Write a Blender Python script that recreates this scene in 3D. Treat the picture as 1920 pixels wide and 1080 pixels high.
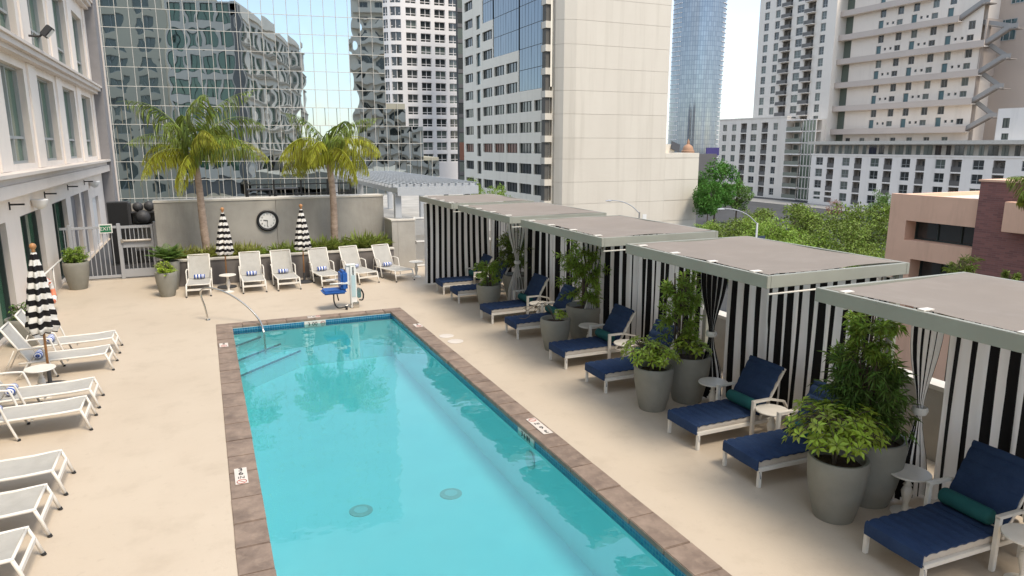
import bpy, bmesh, math, random
import numpy as np
from mathutils import Vector, Matrix, Euler
R_ = math.radians
random.seed(7); rng = np.random.default_rng(7)
for o in list(bpy.data.objects): bpy.data.objects.remove(o)
S = bpy.context.scene; COL = S.collection

# ------------------------------------------------------------------ camera, sky, sun, exposure
EYE = 4.1; FPX = 1306.0
PITCH = math.atan(267/FPX); YAW = math.atan(585/math.hypot(FPX, 267))
cam = bpy.data.cameras.new('camera'); cam.sensor_width = 36; cam.lens = FPX/1920*36
cam.clip_start = .1; cam.clip_end = 3000
camo = bpy.data.objects.new('camera', cam); COL.objects.link(camo)
camo.location = (0, 0, EYE); camo.rotation_euler = (math.pi/2-PITCH, 0, -YAW); S.camera = camo

SUN_EL, SUN_AZ = 60.0, 160.0      # azimuth clockwise from +Y: the sun stands behind and right of the camera
wd = bpy.data.worlds.new('World'); S.world = wd; wd.use_nodes = True
nt = wd.node_tree; nt.nodes.clear()
sky = nt.nodes.new('ShaderNodeTexSky'); sky.sky_type = 'NISHITA'; sky.sun_disc = False
sky.sun_elevation = R_(SUN_EL); sky.sun_rotation = R_(SUN_AZ); sky.dust_density = .8; sky.air_density = 1.0; sky.ozone_density = 1.0
tc = nt.nodes.new('ShaderNodeTexCoord'); mp = nt.nodes.new('ShaderNodeMapping'); mp.inputs['Scale'].default_value = (1.2, 1.2, 3.0)
cl = nt.nodes.new('ShaderNodeTexNoise'); cl.inputs['Scale'].default_value = 1.6; cl.inputs['Detail'].default_value = 6; cl.inputs['Roughness'].default_value = .55
rp = nt.nodes.new('ShaderNodeValToRGB'); rp.color_ramp.elements[0].position = .38; rp.color_ramp.elements[0].color = (.40, .40, .40, 1)
rp.color_ramp.elements[1].position = .72; rp.color_ramp.elements[1].color = (.88, .88, .88, 1)
mx = nt.nodes.new('ShaderNodeMix'); mx.data_type = 'RGBA'; mx.inputs[7].default_value = (3.7, 4.05, 4.5, 1)
bg = nt.nodes.new('ShaderNodeBackground'); bg.inputs['Strength'].default_value = .15
wo = nt.nodes.new('ShaderNodeOutputWorld')
nt.links.new(tc.outputs['Generated'], mp.inputs['Vector']); nt.links.new(mp.outputs['Vector'], cl.inputs['Vector'])
nt.links.new(cl.outputs['Fac'], rp.inputs['Fac']); nt.links.new(rp.outputs['Color'], mx.inputs[0])
nt.links.new(sky.outputs['Color'], mx.inputs[6]); nt.links.new(mx.outputs[2], bg.inputs['Color']); nt.links.new(bg.outputs['Background'], wo.inputs['Surface'])
sl = bpy.data.lights.new('sun', 'SUN'); sl.energy = 1.95; sl.angle = R_(18); sl.color = (1.0, .895, .75)
so = bpy.data.objects.new('sun', sl); COL.objects.link(so); so.location = (20, -20, 40)
sd = Vector((math.sin(R_(SUN_AZ))*math.cos(R_(SUN_EL)), math.cos(R_(SUN_AZ))*math.cos(R_(SUN_EL)), math.sin(R_(SUN_EL))))
so.rotation_euler = sd.to_track_quat('Z', 'Y').to_euler()
S.view_settings.view_transform = 'Standard'; S.view_settings.look = 'None'; S.view_settings.gamma = 1.0
S.view_settings.use_curve_mapping = False; S.view_settings.exposure = 1.05
S.render.engine = 'CYCLES'

# pixel (of the 1920 wide photograph) to a point on a real wall plane
_F = Vector((math.sin(YAW)*math.cos(PITCH), math.cos(YAW)*math.cos(PITCH), -math.sin(PITCH)))
_R = Vector((math.cos(YAW), -math.sin(YAW), 0)); _U = _R.cross(_F); _C = Vector((0, 0, EYE))
def ray(u, v): return _F*FPX+_R*(u-960)-_U*(v-540)
def gx(u, v, x): d = ray(u, v); return _C+d*(x/d.x)
def gy(u, v, y): d = ray(u, v); return _C+d*(y/d.y)
def gz(u, v, z=0.): d = ray(u, v); return _C+d*((z-EYE)/d.z)
def gw(u, v, w): return _C+ray(u, v)*(w/FPX)

# ------------------------------------------------------------------ materials
MATS = {}
def mat(name, col, rough=.6, metal=0., var=0., vscale=3., bump=0., bscale=40., col2=None, island=0., trans=0., spec=.5, stretch=None, coat=0.):
    if name in MATS: return MATS[name]
    m = bpy.data.materials.new(name); m.use_nodes = True; n = m.node_tree.nodes; L = m.node_tree.links
    p = n['Principled BSDF']; p.inputs['Base Color'].default_value = (*col, 1); p.inputs['Roughness'].default_value = rough; p.inputs['Metallic'].default_value = metal
    p.inputs['Specular IOR Level'].default_value = spec; p.inputs['Coat Weight'].default_value = coat
    src = None
    if var or col2 or bump:
        t = n.new('ShaderNodeTexCoord'); mpn = n.new('ShaderNodeMapping'); L.new(t.outputs['Object'], mpn.inputs['Vector'])
        if stretch: mpn.inputs['Scale'].default_value = stretch
        oi = n.new('ShaderNodeObjectInfo'); cm = n.new('ShaderNodeCombineXYZ'); ml = n.new('ShaderNodeMath'); ml.operation = 'MULTIPLY'; ml.inputs[1].default_value = 37.
        L.new(oi.outputs['Random'], ml.inputs[0]); L.new(ml.outputs[0], cm.inputs[0]); L.new(ml.outputs[0], cm.inputs[2]); L.new(cm.outputs[0], mpn.inputs['Location'])
    if var or col2:
        c2 = col2 or tuple(max(0, c*(1-var)) for c in col); c1 = col if col2 else tuple(min(1, c*(1+var*.5)) for c in col)
        nz = n.new('ShaderNodeTexNoise'); nz.inputs['Scale'].default_value = vscale; nz.inputs['Detail'].default_value = 5; nz.inputs['Roughness'].default_value = .6
        L.new(mpn.outputs['Vector'], nz.inputs['Vector'])
        r = n.new('ShaderNodeValToRGB'); r.color_ramp.elements[0].position = .3; r.color_ramp.elements[1].position = .7
        r.color_ramp.elements[0].color = (*c2, 1); r.color_ramp.elements[1].color = (*c1, 1)
        L.new(nz.outputs['Fac'], r.inputs['Fac']); src = r.outputs['Color']; L.new(src, p.inputs['Base Color'])
    if island:
        g = n.new('ShaderNodeNewGeometry'); hs = n.new('ShaderNodeHueSaturation'); mr = n.new('ShaderNodeMapRange')
        mr.inputs['To Min'].default_value = 1-island; mr.inputs['To Max'].default_value = 1+island
        L.new(g.outputs['Random Per Island'], mr.inputs['Value']); L.new(mr.outputs['Result'], hs.inputs['Value'])
        mr2 = n.new('ShaderNodeMapRange'); mr2.inputs['To Min'].default_value = .485; mr2.inputs['To Max'].default_value = .515
        L.new(g.outputs['Random Per Island'], mr2.inputs['Value']); L.new(mr2.outputs['Result'], hs.inputs['Hue'])
        if src: L.new(src, hs.inputs['Color'])
        else: hs.inputs['Color'].default_value = (*col, 1)
        src = hs.outputs['Color']; L.new(src, p.inputs['Base Color'])
    if bump:
        b = n.new('ShaderNodeBump'); nb = n.new('ShaderNodeTexNoise'); nb.inputs['Scale'].default_value = bscale; nb.inputs['Detail'].default_value = 4
        L.new(mpn.outputs['Vector'], nb.inputs['Vector']); L.new(nb.outputs['Fac'], b.inputs['Height']); b.inputs['Strength'].default_value = bump; b.inputs['Distance'].default_value = .02
        L.new(b.outputs['Normal'], p.inputs['Normal'])
    if trans:
        tr = n.new('ShaderNodeBsdfTranslucent'); mxs = n.new('ShaderNodeMixShader'); mxs.inputs[0].default_value = trans
        if src: L.new(src, tr.inputs['Color'])
        else: tr.inputs['Color'].default_value = (*col, 1)
        L.new(p.outputs[0], mxs.inputs[1]); L.new(tr.outputs[0], mxs.inputs[2]); L.new(mxs.outputs[0], n['Material Output'].inputs['Surface'])
    MATS[name] = m; return m

def weather(m, scale, lo, hi, col, amt, stretch=(1, 1, 1), detail=8):
    """stains laid over a material's own colour: noise islands between lo and hi tint the base towards col"""
    n = m.node_tree.nodes; L = m.node_tree.links; p = n['Principled BSDF']; inp = p.inputs['Base Color']
    t = n.new('ShaderNodeTexCoord'); mp_ = n.new('ShaderNodeMapping'); mp_.inputs['Scale'].default_value = stretch; nz = n.new('ShaderNodeTexNoise'); nz.inputs['Scale'].default_value = scale; nz.inputs['Detail'].default_value = detail; nz.inputs['Roughness'].default_value = .65
    L.new(t.outputs['Object'], mp_.inputs['Vector']); L.new(mp_.outputs['Vector'], nz.inputs['Vector']); mr = n.new('ShaderNodeMapRange'); mr.inputs['From Min'].default_value = lo; mr.inputs['From Max'].default_value = hi; mr.inputs['To Max'].default_value = amt
    L.new(nz.outputs['Fac'], mr.inputs['Value']); mxn = n.new('ShaderNodeMix'); mxn.data_type = 'RGBA'; mxn.inputs[7].default_value = (*col, 1); L.new(mr.outputs['Result'], mxn.inputs[0])
    if inp.is_linked: src = inp.links[0].from_socket; L.new(src, mxn.inputs[6])
    else: mxn.inputs[6].default_value = inp.default_value
    L.new(mxn.outputs[2], inp)

def stripe_mat(name, axis, c1, c2, rough=.85, trans=0.):
    m = bpy.data.materials.new(name); m.use_nodes = True; n = m.node_tree.nodes; L = m.node_tree.links; p = n['Principled BSDF']; p.inputs['Roughness'].default_value = rough
    p.inputs['Specular IOR Level'].default_value = .2
    uv = n.new('ShaderNodeUVMap'); sx = n.new('ShaderNodeSeparateXYZ'); L.new(uv.outputs['UV'], sx.inputs[0])
    fr = n.new('ShaderNodeMath'); fr.operation = 'FRACT'; L.new(sx.outputs[axis], fr.inputs[0])
    gt = n.new('ShaderNodeMath'); gt.operation = 'GREATER_THAN'; gt.inputs[1].default_value = .5; L.new(fr.outputs[0], gt.inputs[0])
    mxn = n.new('ShaderNodeMix'); mxn.data_type = 'RGBA'; mxn.inputs[6].default_value = (*c1, 1); mxn.inputs[7].default_value = (*c2, 1); L.new(gt.outputs[0], mxn.inputs[0])
    L.new(mxn.outputs[2], p.inputs['Base Color'])
    if trans:
        tr = n.new('ShaderNodeBsdfTranslucent'); mxs = n.new('ShaderNodeMixShader'); mxs.inputs[0].default_value = trans; L.new(mxn.outputs[2], tr.inputs['Color'])
        L.new(p.outputs[0], mxs.inputs[1]); L.new(tr.outputs[0], mxs.inputs[2]); L.new(mxs.outputs[0], n['Material Output'].inputs['Surface'])
    MATS[name] = m; return m

M = {}
M['deck'] = mat('deck', (.545, .46, .358), .5, vscale=.55, col2=(.505, .42, .322), bump=.12, bscale=60)
M['coping'] = mat('coping', (.29, .215, .165), .6, vscale=3.4, col2=(.15, .108, .083), bump=.35, bscale=9)
M['grout'] = mat('grout', (.12, .10, .085), .9)
M['plaster'] = mat('pool_plaster', (.74, .97, .97), .6, vscale=1.2, col2=(.68, .93, .94))
M['whitemetal'] = mat('white_metal', (.74, .70, .63), .4, var=.06, vscale=8)
M['rubber'] = mat('rubber', (.02, .02, .02), .7)
M['sling'] = mat('sling', (.42, .405, .37), .8, var=.1, vscale=5, bump=.3, bscale=400)
M['navy'] = mat('navy', (.027, .052, .118), .85, vscale=5, col2=(.020, .040, .095), bump=.5, bscale=30, spec=.2)
M['cream'] = mat('cream_cushion', (.56, .50, .43), .85, var=.1, vscale=5)
M['teal'] = mat('teal', (.02, .11, .11), .8, vscale=6, col2=(.015, .085, .09), spec=.2)
M['pot'] = mat('pot', (.26, .25, .21), .65, vscale=2.5, col2=(.205, .198, .167), bump=.15, bscale=25)
M['soil'] = mat('soil', (.10, .062, .04), .95, vscale=18, col2=(.035, .022, .015), bump=1., bscale=30)
M['frame'] = mat('cabana_frame', (.315, .315, .265), .45, var=.08, vscale=2)
M['canopy'] = mat('canopy', (.25, .215, .185), .85, var=.07, vscale=1.3, bump=.1, bscale=200, spec=.2)
M['curtain'] = stripe_mat('curtain_stripe', 0, (.84, .81, .77), (.013, .012, .012), trans=.22)
M['umbrella'] = stripe_mat('umbrella_stripe', 1, (.68, .66, .62), (.012, .011, .012))
M['towel'] = stripe_mat('towel_stripe', 0, (.75, .76, .78), (.03, .08, .33))
M['wood'] = mat('teak', (.42, .20, .075), .5, var=.2, vscale=12, stretch=(1, 1, .15))
M['concrete'] = mat('concrete', (.43, .405, .36), .75, vscale=1.1, col2=(.32, .30, .265), bump=.2, bscale=20)
M['darkconc'] = mat('planter_concrete', (.20, .18, .165), .75, vscale=1.6, col2=(.14, .125, .118), stretch=(1.6, 1, .5))
M['conccap'] = mat('concrete_cap', (.60, .56, .49), .7, var=.1)
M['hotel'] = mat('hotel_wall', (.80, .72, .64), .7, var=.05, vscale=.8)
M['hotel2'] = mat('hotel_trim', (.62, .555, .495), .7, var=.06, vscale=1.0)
M['hotelgrey'] = mat('hotel_grey', (.215, .205, .205), .7, var=.08)
M['gatepaint'] = mat('gate_paint', (.37, .38, .40), .5)
M['black'] = mat('black', (.012, .012, .013), .5)
M['darkgrey'] = mat('dark_grey', (.04, .04, .042), .6)
M['steel'] = mat('steel', (.62, .60, .56), .22, metal=1.)
M['glassdark'] = mat('window_glass', (.022, .035, .035), .05, spec=.9, var=.3, vscale=.4)
M['glassgreen'] = mat('green_glass', (.055, .15, .085), .04, spec=1., coat=.5)
M['winframe'] = mat('window_frame', (.36, .37, .36), .5)
M['darkframe'] = mat('dark_frame', (.03, .045, .04), .5)
M['leaf'] = mat('leaf', (.25, .36, .055), .5, island=.45, trans=.35, spec=.4)
M['leafdark'] = mat('leaf_dark', (.125, .215, .042), .55, island=.5, trans=.3, spec=.4)
M['leafolive'] = mat('leaf_olive', (.16, .215, .036), .55, island=.6, trans=.25, spec=.3)
M['leafbright'] = mat('leaf_bright', (.36, .47, .055), .4, island=.45, trans=.35, spec=.5)
M['leafgreen'] = mat('leaf_green', (.085, .21, .03), .5, island=.5, trans=.3, spec=.3)
M['leafyellow'] = mat('leaf_yellow', (.42, .43, .055), .5, island=.35, trans=.3, spec=.3)
M['leafpalm'] = mat('leaf_palm', (.24, .31, .06), .5, island=.45, trans=.25, spec=.4)
M['strap'] = mat('strap_leaf', (.33, .35, .085), .5, island=.45, trans=.3, spec=.3)
M['strap2'] = mat('strap_leaf_green', (.24, .30, .06), .5, island=.45, trans=.3, spec=.3)
M['leafred'] = mat('leaf_red', (.30, .13, .075), .6, island=.4, trans=.2)
M['bark'] = mat('bark', (.12, .09, .065), .9, var=.4, vscale=6, bump=.6, bscale=14)
M['palmbark'] = mat('palm_bark', (.46, .35, .27), .9, vscale=5, col2=(.25, .18, .135), bump=.8, bscale=12, stretch=(1, 1, 2.))
M['bluelift'] = mat('lift_blue', (.02, .10, .36), .4)
M['white'] = mat('white_plastic', (.76, .75, .72), .4)
M['exitgreen'] = mat('exit_green', (.01, .16, .07), .5)
M['ink'] = mat('ink', (.02, .02, .02), .6)
M['pink'] = mat('faded_red', (.42, .16, .13), .6)
M['tilewhite'] = mat('marker_tile', (.66, .60, .54), .4, var=.06)
M['orange'] = mat('orange', (.72, .22, .12), .6)
M['pergola'] = mat('pergola_paint', (.43, .45, .47), .5, var=.05)
M['asphalt'] = mat('asphalt', (.055, .055, .056), .85, var=.25, vscale=.2)
M['paving'] = mat('paving', (.26, .25, .235), .8, var=.12, vscale=.5)
M['rail'] = mat('rail', (.10, .10, .10), .5)

weather(M['deck'], 1.7, .52, .72, (.40, .325, .24), .42); weather(M['deck'], 9., .58, .75, (.35, .28, .21), .3)
weather(M['concrete'], .9, .5, .75, (.20, .185, .165), .6, (1, 1, .25)); weather(M['pot'], 3., .55, .75, (.30, .285, .25), .5, (1, 1, .5)); weather(M['canopy'], 1.6, .5, .75, (.32, .285, .25), .5)
weather(M['coping'], 7., .5, .7, (.38, .29, .22), .45)

# ------------------------------------------------------------------ builders
class MB:
    def __init__(s): s.v = []; s.f = []; s.m = []; s.uv = None
    def quad(s, a, b, c, d, m=0):
        i = len(s.v); s.v += [tuple(a), tuple(b), tuple(c), tuple(d)]; s.f.append((i, i+1, i+2, i+3)); s.m.append(m); return s
    def box(s, x0, x1, y0, y1, z0, z1, m=0):
        i = len(s.v); s.v += [(x0, y0, z0), (x1, y0, z0), (x1, y1, z0), (x0, y1, z0), (x0, y0, z1), (x1, y0, z1), (x1, y1, z1), (x0, y1, z1)]
        for q in ((3, 2, 1, 0), (4, 5, 6, 7), (0, 1, 5, 4), (1, 2, 6, 5), (2, 3, 7, 6), (3, 0, 4, 7)): s.f.append(tuple(i+k for k in q)); s.m.append(m)
        return s
    def bar(s, p, q, w, h=None, m=0, up=(0, 0, 1)):
        p = Vector(p); q = Vector(q); d = (q-p).normalized(); h = h or w; u = Vector(up)
        if abs(d.dot(u)) > .98: u = Vector((0, 1, 0))
        r = d.cross(u).normalized()*(w/2); t = r.cross(d).normalized()*(h/2); i = len(s.v)
        for c in (p, q): s.v += [tuple(c-r-t), tuple(c+r-t), tuple(c+r+t), tuple(c-r+t)]
        for f in ((0, 1, 2, 3), (7, 6, 5, 4), (0, 4, 5, 1), (1, 5, 6, 2), (2, 6, 7, 3), (3, 7, 4, 0)): s.f.append(tuple(i+k for k in f)); s.m.append(m)
        return s
    def tube(s, pts, r, seg=8, m=0, cap=True):
        pts = [Vector(p) for p in pts]; rs = r if isinstance(r, (list, tuple)) else [r]*len(pts); i0 = len(s.v); prev = None
        for k, p in enumerate(pts):
            d = (pts[min(k+1, len(pts)-1)]-pts[max(k-1, 0)]).normalized()
            if prev is None:
                u = Vector((0, 0, 1)) if abs(d.z) < .9 else Vector((1, 0, 0)); a = d.cross(u).normalized()
            else: a = (prev-d*prev.dot(d)).normalized()
            prev = a; b = d.cross(a)
            for j in range(seg):
                t = 2*math.pi*j/seg; s.v.append(tuple(p+(a*math.cos(t)+b*math.sin(t))*rs[k]))
        for k in range(len(pts)-1):
            for j in range(seg):
                a = i0+k*seg+j; b = i0+k*seg+(j+1) % seg; s.f.append((a, b, b+seg, a+seg)); s.m.append(m)
        if cap:
            s.f.append(tuple(i0+j for j in range(seg))[::-1]); s.m.append(m); e = i0+(len(pts)-1)*seg; s.f.append(tuple(e+j for j in range(seg))); s.m.append(m)
        return s
    def lathe(s, prof, seg=24, c=(0, 0, 0), m=0, capb=True, capt=True):
        i0 = len(s.v)
        for (r, z) in prof:
            for j in range(seg): t = 2*math.pi*j/seg; s.v.append((c[0]+r*math.cos(t), c[1]+r*math.sin(t), c[2]+z))
        for k in range(len(prof)-1):
            for j in range(seg):
                a = i0+k*seg+j; b = i0+k*seg+(j+1) % seg; s.f.append((a, b, b+seg, a+seg)); s.m.append(m)
        if capb: s.f.append(tuple(i0+j for j in range(seg))[::-1]); s.m.append(m)
        if capt: e = i0+(len(prof)-1)*seg; s.f.append(tuple(e+j for j in range(seg))); s.m.append(m)
        return s
    def prism(s, poly, z0, z1, m=0):
        i = len(s.v); n = len(poly); s.v += [(x, y, z0) for x, y in poly]+[(x, y, z1) for x, y in poly]
        s.f.append(tuple(range(i, i+n))[::-1]); s.m.append(m); s.f.append(tuple(range(i+n, i+2*n))); s.m.append(m)
        for k in range(n): s.f.append((i+k, i+(k+1) % n, i+n+(k+1) % n, i+n+k)); s.m.append(m)
        return s
    def mesh(s, name, mats, smooth=False, bevel=0., bseg=2):
        me = bpy.data.meshes.new(name); me.from_pydata(s.v, [], s.f)
        for mm in (mats if isinstance(mats, (list, tuple)) else [mats]): me.materials.append(mm)
        me.polygons.foreach_set('material_index', s.m)
        if s.uv is not None:
            ul = me.uv_layers.new(name='UVMap'); li = np.zeros(len(me.loops), dtype=np.int32); me.loops.foreach_get('vertex_index', li)
            ul.data.foreach_set('uv', np.array(s.uv, dtype=np.float32)[li].ravel())
        if bevel:
            bm = bmesh.new(); bm.from_mesh(me); bmesh.ops.bevel(bm, geom=[e for e in bm.edges], offset=bevel, segments=bseg, affect='EDGES', clamp_overlap=True); bm.to_mesh(me); bm.free()
        if smooth:
            me.shade_smooth()
            if smooth != 'all': me.set_sharp_from_angle(angle=R_(38))
        me.update(); return me
    def build(s, name, mats, parent=None, smooth=False, bevel=0., loc=None, bseg=2):
        return link(name, s.mesh(name, mats, smooth, bevel, bseg), parent, loc)
def link(name, me, parent=None, loc=None, rot=None):
    o = bpy.data.objects.new(name, me); COL.objects.link(o)
    if parent: o.parent = parent
    if loc: o.location = loc
    if rot: o.rotation_euler = rot
    return o
def tag(o, label=None, cat=None, group=None, kind=None):
    if label: o['label'] = label
    if cat: o['category'] = cat
    if group: o['group'] = group
    if kind: o['kind'] = kind
    return o
def empty(name, loc=(0, 0, 0), rz=0., label=None, cat=None, group=None):
    o = bpy.data.objects.new(name, None); COL.objects.link(o); o.location = loc; o.rotation_euler = (0, 0, rz); o.empty_display_size = .2
    return tag(o, label, cat, group)
def dup(root, loc, rz=0., label=None, parent=None, scale=None):
    def cp(o, par):
        c = o.copy(); COL.objects.link(c); c.parent = par
        for ch in [x for x in bpy.data.objects if x.parent == o]: cp(ch, c)
        return c
    c = cp(root, parent); c.location = loc; c.rotation_euler = (0, 0, rz)
    if scale: c.scale = (scale,)*3
    if label: c['label'] = label
    return c
def bx(name, x0, x1, y0, y1, z0, z1, m, parent=None, bevel=0.):
    return MB().box(x0, x1, y0, y1, z0, z1).build(name, m, parent, bevel=bevel)
def text_mesh(txt, size, m, depth=.002):
    cu = bpy.data.curves.new('t', 'FONT'); cu.body = txt; cu.size = size; cu.align_x = 'CENTER'; cu.align_y = 'CENTER'; cu.extrude = depth
    o = bpy.data.objects.new('t', cu); COL.objects.link(o); dg = bpy.context.evaluated_depsgraph_get()
    me = bpy.data.meshes.new_from_object(o.evaluated_get(dg)); bpy.data.objects.remove(o); bpy.data.curves.remove(cu)
    me.materials.clear(); me.materials.append(m); return me

def leaves(name, pos, dr, up, ln, wd, m, fold=.25, parent=None, loc=None):
    """one bent diamond per leaf (numpy arrays of positions, directions, normals, lengths, widths)"""
    pos = np.asarray(pos, float); dr = np.asarray(dr, float); up = np.asarray(up, float); n = len(pos)
    dr /= np.linalg.norm(dr, axis=1, keepdims=True)+1e-9; sd_ = np.cross(dr, up); sd_ /= np.linalg.norm(sd_, axis=1, keepdims=True)+1e-9; nn = np.cross(sd_, dr)
    ln = np.broadcast_to(np.asarray(ln, float).reshape(-1, 1), (n, 1)); wd = np.broadcast_to(np.asarray(wd, float).reshape(-1, 1), (n, 1))
    mid = pos+dr*ln*.45+nn*ln*.06
    V = np.stack([pos, mid+sd_*wd*.5+nn*wd*fold, pos+dr*ln-nn*ln*.08, mid-sd_*wd*.5+nn*wd*fold], 1).reshape(-1, 3)
    i = np.arange(n)*4; T = np.stack([i, i+1, i+2, i, i+2, i+3], 1).reshape(-1)
    me = bpy.data.meshes.new(name); me.vertices.add(len(V)); me.vertices.foreach_set('co', V.ravel().astype(np.float32))
    me.loops.add(len(T)); me.loops.foreach_set('vertex_index', T.astype(np.int32)); k = len(T)//3
    me.polygons.add(k); me.polygons.foreach_set('loop_start', (np.arange(k)*3).astype(np.int32)); me.polygons.foreach_set('loop_total', np.full(k, 3, np.int32))
    me.materials.append(m); me.update(calc_edges=True); me.validate()
    return me if parent is False else link(name, me, parent, loc)
def rvec(n, g=rng):
    a = g.normal(size=(n, 3)); return a/np.linalg.norm(a, axis=1, keepdims=True)

# ------------------------------------------------------------------ ground, deck, pool
PX0, PX1, PY0, PY1 = .32, 4.08, 1.2, 16.86        # pool inside the coping
CX0, CX1, CY0, CY1 = 0., 4.4, .86, 17.2           # outer edge of the coping
tag(bx('street', -900, 900, -600, 1400, -10.2, -10.0, M['asphalt']), kind='structure')
tag(bx('pavement', 56, 136.5, 20, 60, -10.0, -9.87, M['paving']), kind='structure')
tag(bx('pavement', 128, 136.5, 60.1, 230, -10.0, -9.87, M['paving']), kind='structure')
b = MB(); DX0, DX1, DY0, DY1 = -4.6, 8.75, -5., 37.
for (x0, x1, y0, y1) in ((DX0, CX0, DY0, DY1), (CX1, DX1, DY0, DY1), (CX0, CX1, DY0, CY0), (CX0, CX1, CY1, DY1)): b.box(x0, x1, y0, y1, -.35, 0)
tag(b.build('pool_deck', M['deck']), kind='structure')
tag(bx('podium', -4.5, 8.7, -4.9, 36.9, -10., -2.2, M['concrete']), kind='structure')
tag(bx('podium', 4.8, 8.7, -4.9, 36.9, -2.19, -.36, M['concrete']), kind='structure')

pool = empty('swimming_pool', (0, 0, 0), label='long rectangular turquoise swimming pool with brown stone coping', cat='pool')
ZW, ZF = -.11, -1.15
b = MB()
b.quad((PX0, PY0, ZF), (PX1, PY0, ZF), (PX1, PY1, ZF), (PX0, PY1, ZF))
for (a, c) in (((PX0, PY0), (PX1, PY0)), ((PX1, PY0), (PX1, PY1)), ((PX1, PY1), (PX0, PY1)), ((PX0, PY1), (PX0, PY0))):
    b.quad((*c, ZF), (*a, ZF), (*a, -.04), (*c, -.04))
b.build('pool_shell', M['plaster'], pool)
# waterline mosaic band
m = bpy.data.materials.new('mosaic'); m.use_nodes = True; n = m.node_tree.nodes; L = m.node_tree.links; p = n['Principled BSDF']; p.inputs['Roughness'].default_value = .15
uv = n.new('ShaderNodeUVMap'); br = n.new('ShaderNodeTexBrick'); br.offset = 0.; br.inputs['Scale'].default_value = 1.; br.inputs['Brick Width'].default_value = .055; br.inputs['Row Height'].default_value = .055
br.inputs['Mortar Size'].default_value = .004; br.inputs['Color1'].default_value = (.008, .10, .24, 1); br.inputs['Color2'].default_value = (.015, .18, .32, 1); br.inputs['Mortar'].default_value = (.16, .30, .36, 1)
L.new(uv.outputs['UV'], br.inputs['Vector']); L.new(br.outputs['Color'], p.inputs['Base Color']); M['mosaic'] = m
b = MB(); b.uv = []
e = .006
for (a, c) in (((PX0+e, PY0+e), (PX1-e, PY0+e)), ((PX1-e, PY0+e), (PX1-e, PY1-e)), ((PX1-e, PY1-e), (PX0+e, PY1-e)), ((PX0+e, PY1-e), (PX0+e, PY0+e))):
    l_ = math.hypot(c[0]-a[0], c[1]-a[1]); b.quad((*c, -.19), (*a, -.19), (*a, -.045), (*c, -.045)); b.uv += [(l_, 0), (0, 0), (0, .165), (l_, .165)]
b.build('tile_band', M['mosaic'], pool)
# corner entry steps, cut diagonally across the far left corner, with dark nosing strips
for k, (leg, z) in enumerate(((.62, -.30), (1.05, -.52), (1.5, -.74))):
    b = MB(); b.prism([(PX0, PY1), (PX0, PY1-leg), (PX0+leg, PY1)], ZF+.002*k, z); st = b.build('pool_step', M['plaster'], pool)
    MB().bar((PX0+.01, PY1-leg-.004, z-.01), (PX0+leg+.004, PY1-.01, z-.008), .03, .03).build('step_nosing', mat('nosing', (.05, .22, .28), .5), st)
# coping stones, each its own piece
def coping_run(p0, p1, across, n0):
    p0 = Vector(p0); p1 = Vector(p1); d = (p1-p0); n_ = n0; w = [random.uniform(.8, 1.25) for _ in range(n_)]; tot = sum(w); s0 = 0.
    dl = d.length; dn = d/dl; ac = Vector(across)
    for k in range(n_):
        s1 = s0+w[k]/tot*dl; g = .005; a = p0+dn*(s0+g); c = p0+dn*(s1-g); j = [random.uniform(-.004, .004) for _ in range(4)]
        b = MB(); z = .012+random.uniform(-.003, .003); cen = (a+c+ac)/2
        pts = [a+ac*0, c+ac*0, c+ac, a+ac]
        loc = [(q.x-cen.x+j[i], q.y-cen.y+j[(i+1) % 4]) for i, q in enumerate(pts)]
        ar = sum(loc[i][0]*loc[(i+1) % 4][1]-loc[(i+1) % 4][0]*loc[i][1] for i in range(4))
        if ar < 0: loc = loc[::-1]
        b.prism(loc, -.062, z); b.build('coping_stone', M['coping'], pool, bevel=.008, loc=(cen.x, cen.y, 0)); s0 = s1
coping_run((CX0, CY0), (CX0, CY1-.34), (.345, 0), 27)
coping_run((CX1, CY0), (CX1, CY1-.34), (-.345, 0), 27)
coping_run((CX0, CY1), (CX1, CY1), (0, -.335), 8)
coping_run((CX0+.35, CY0), (CX1-.35, CY0), (0, .35), 6)
b = MB()
for (x0, x1, y0, y1) in ((CX0, PX0-.01, CY0, CY1), (PX1+.01, CX1, CY0, CY1), (PX0-.01, PX1+.01, CY0, PY0-.01), (PX0-.01, PX1+.01, PY1+.01, CY1)): b.box(x0, x1, y0, y1, -.3, -.008)
b.build('coping_bed', M['grout'], pool)
# floor drains and wall light
for (x, y) in ((1.73, 9.45), (3.1, 9.4)):
    dr_ = MB().lathe([(.17, 0), (.17, .012), (.12, .02)], 24).build('drain_ring', M['tilewhite'], pool, smooth=True, loc=(x, y, ZF+.002))
    MB().lathe([(.10, 0), (.10, .012)], 20).build('drain_cover', M['white'], dr_, smooth=True, loc=(0, 0, .012))
o = MB().lathe([(.14, 0), (.14, .02), (.10, .035)], 24).build('pool_light', M['white'], pool, smooth=True, loc=(PX1-.012, 8.6, -.42)); o.rotation_euler = (0, -math.pi/2, 0)
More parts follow.
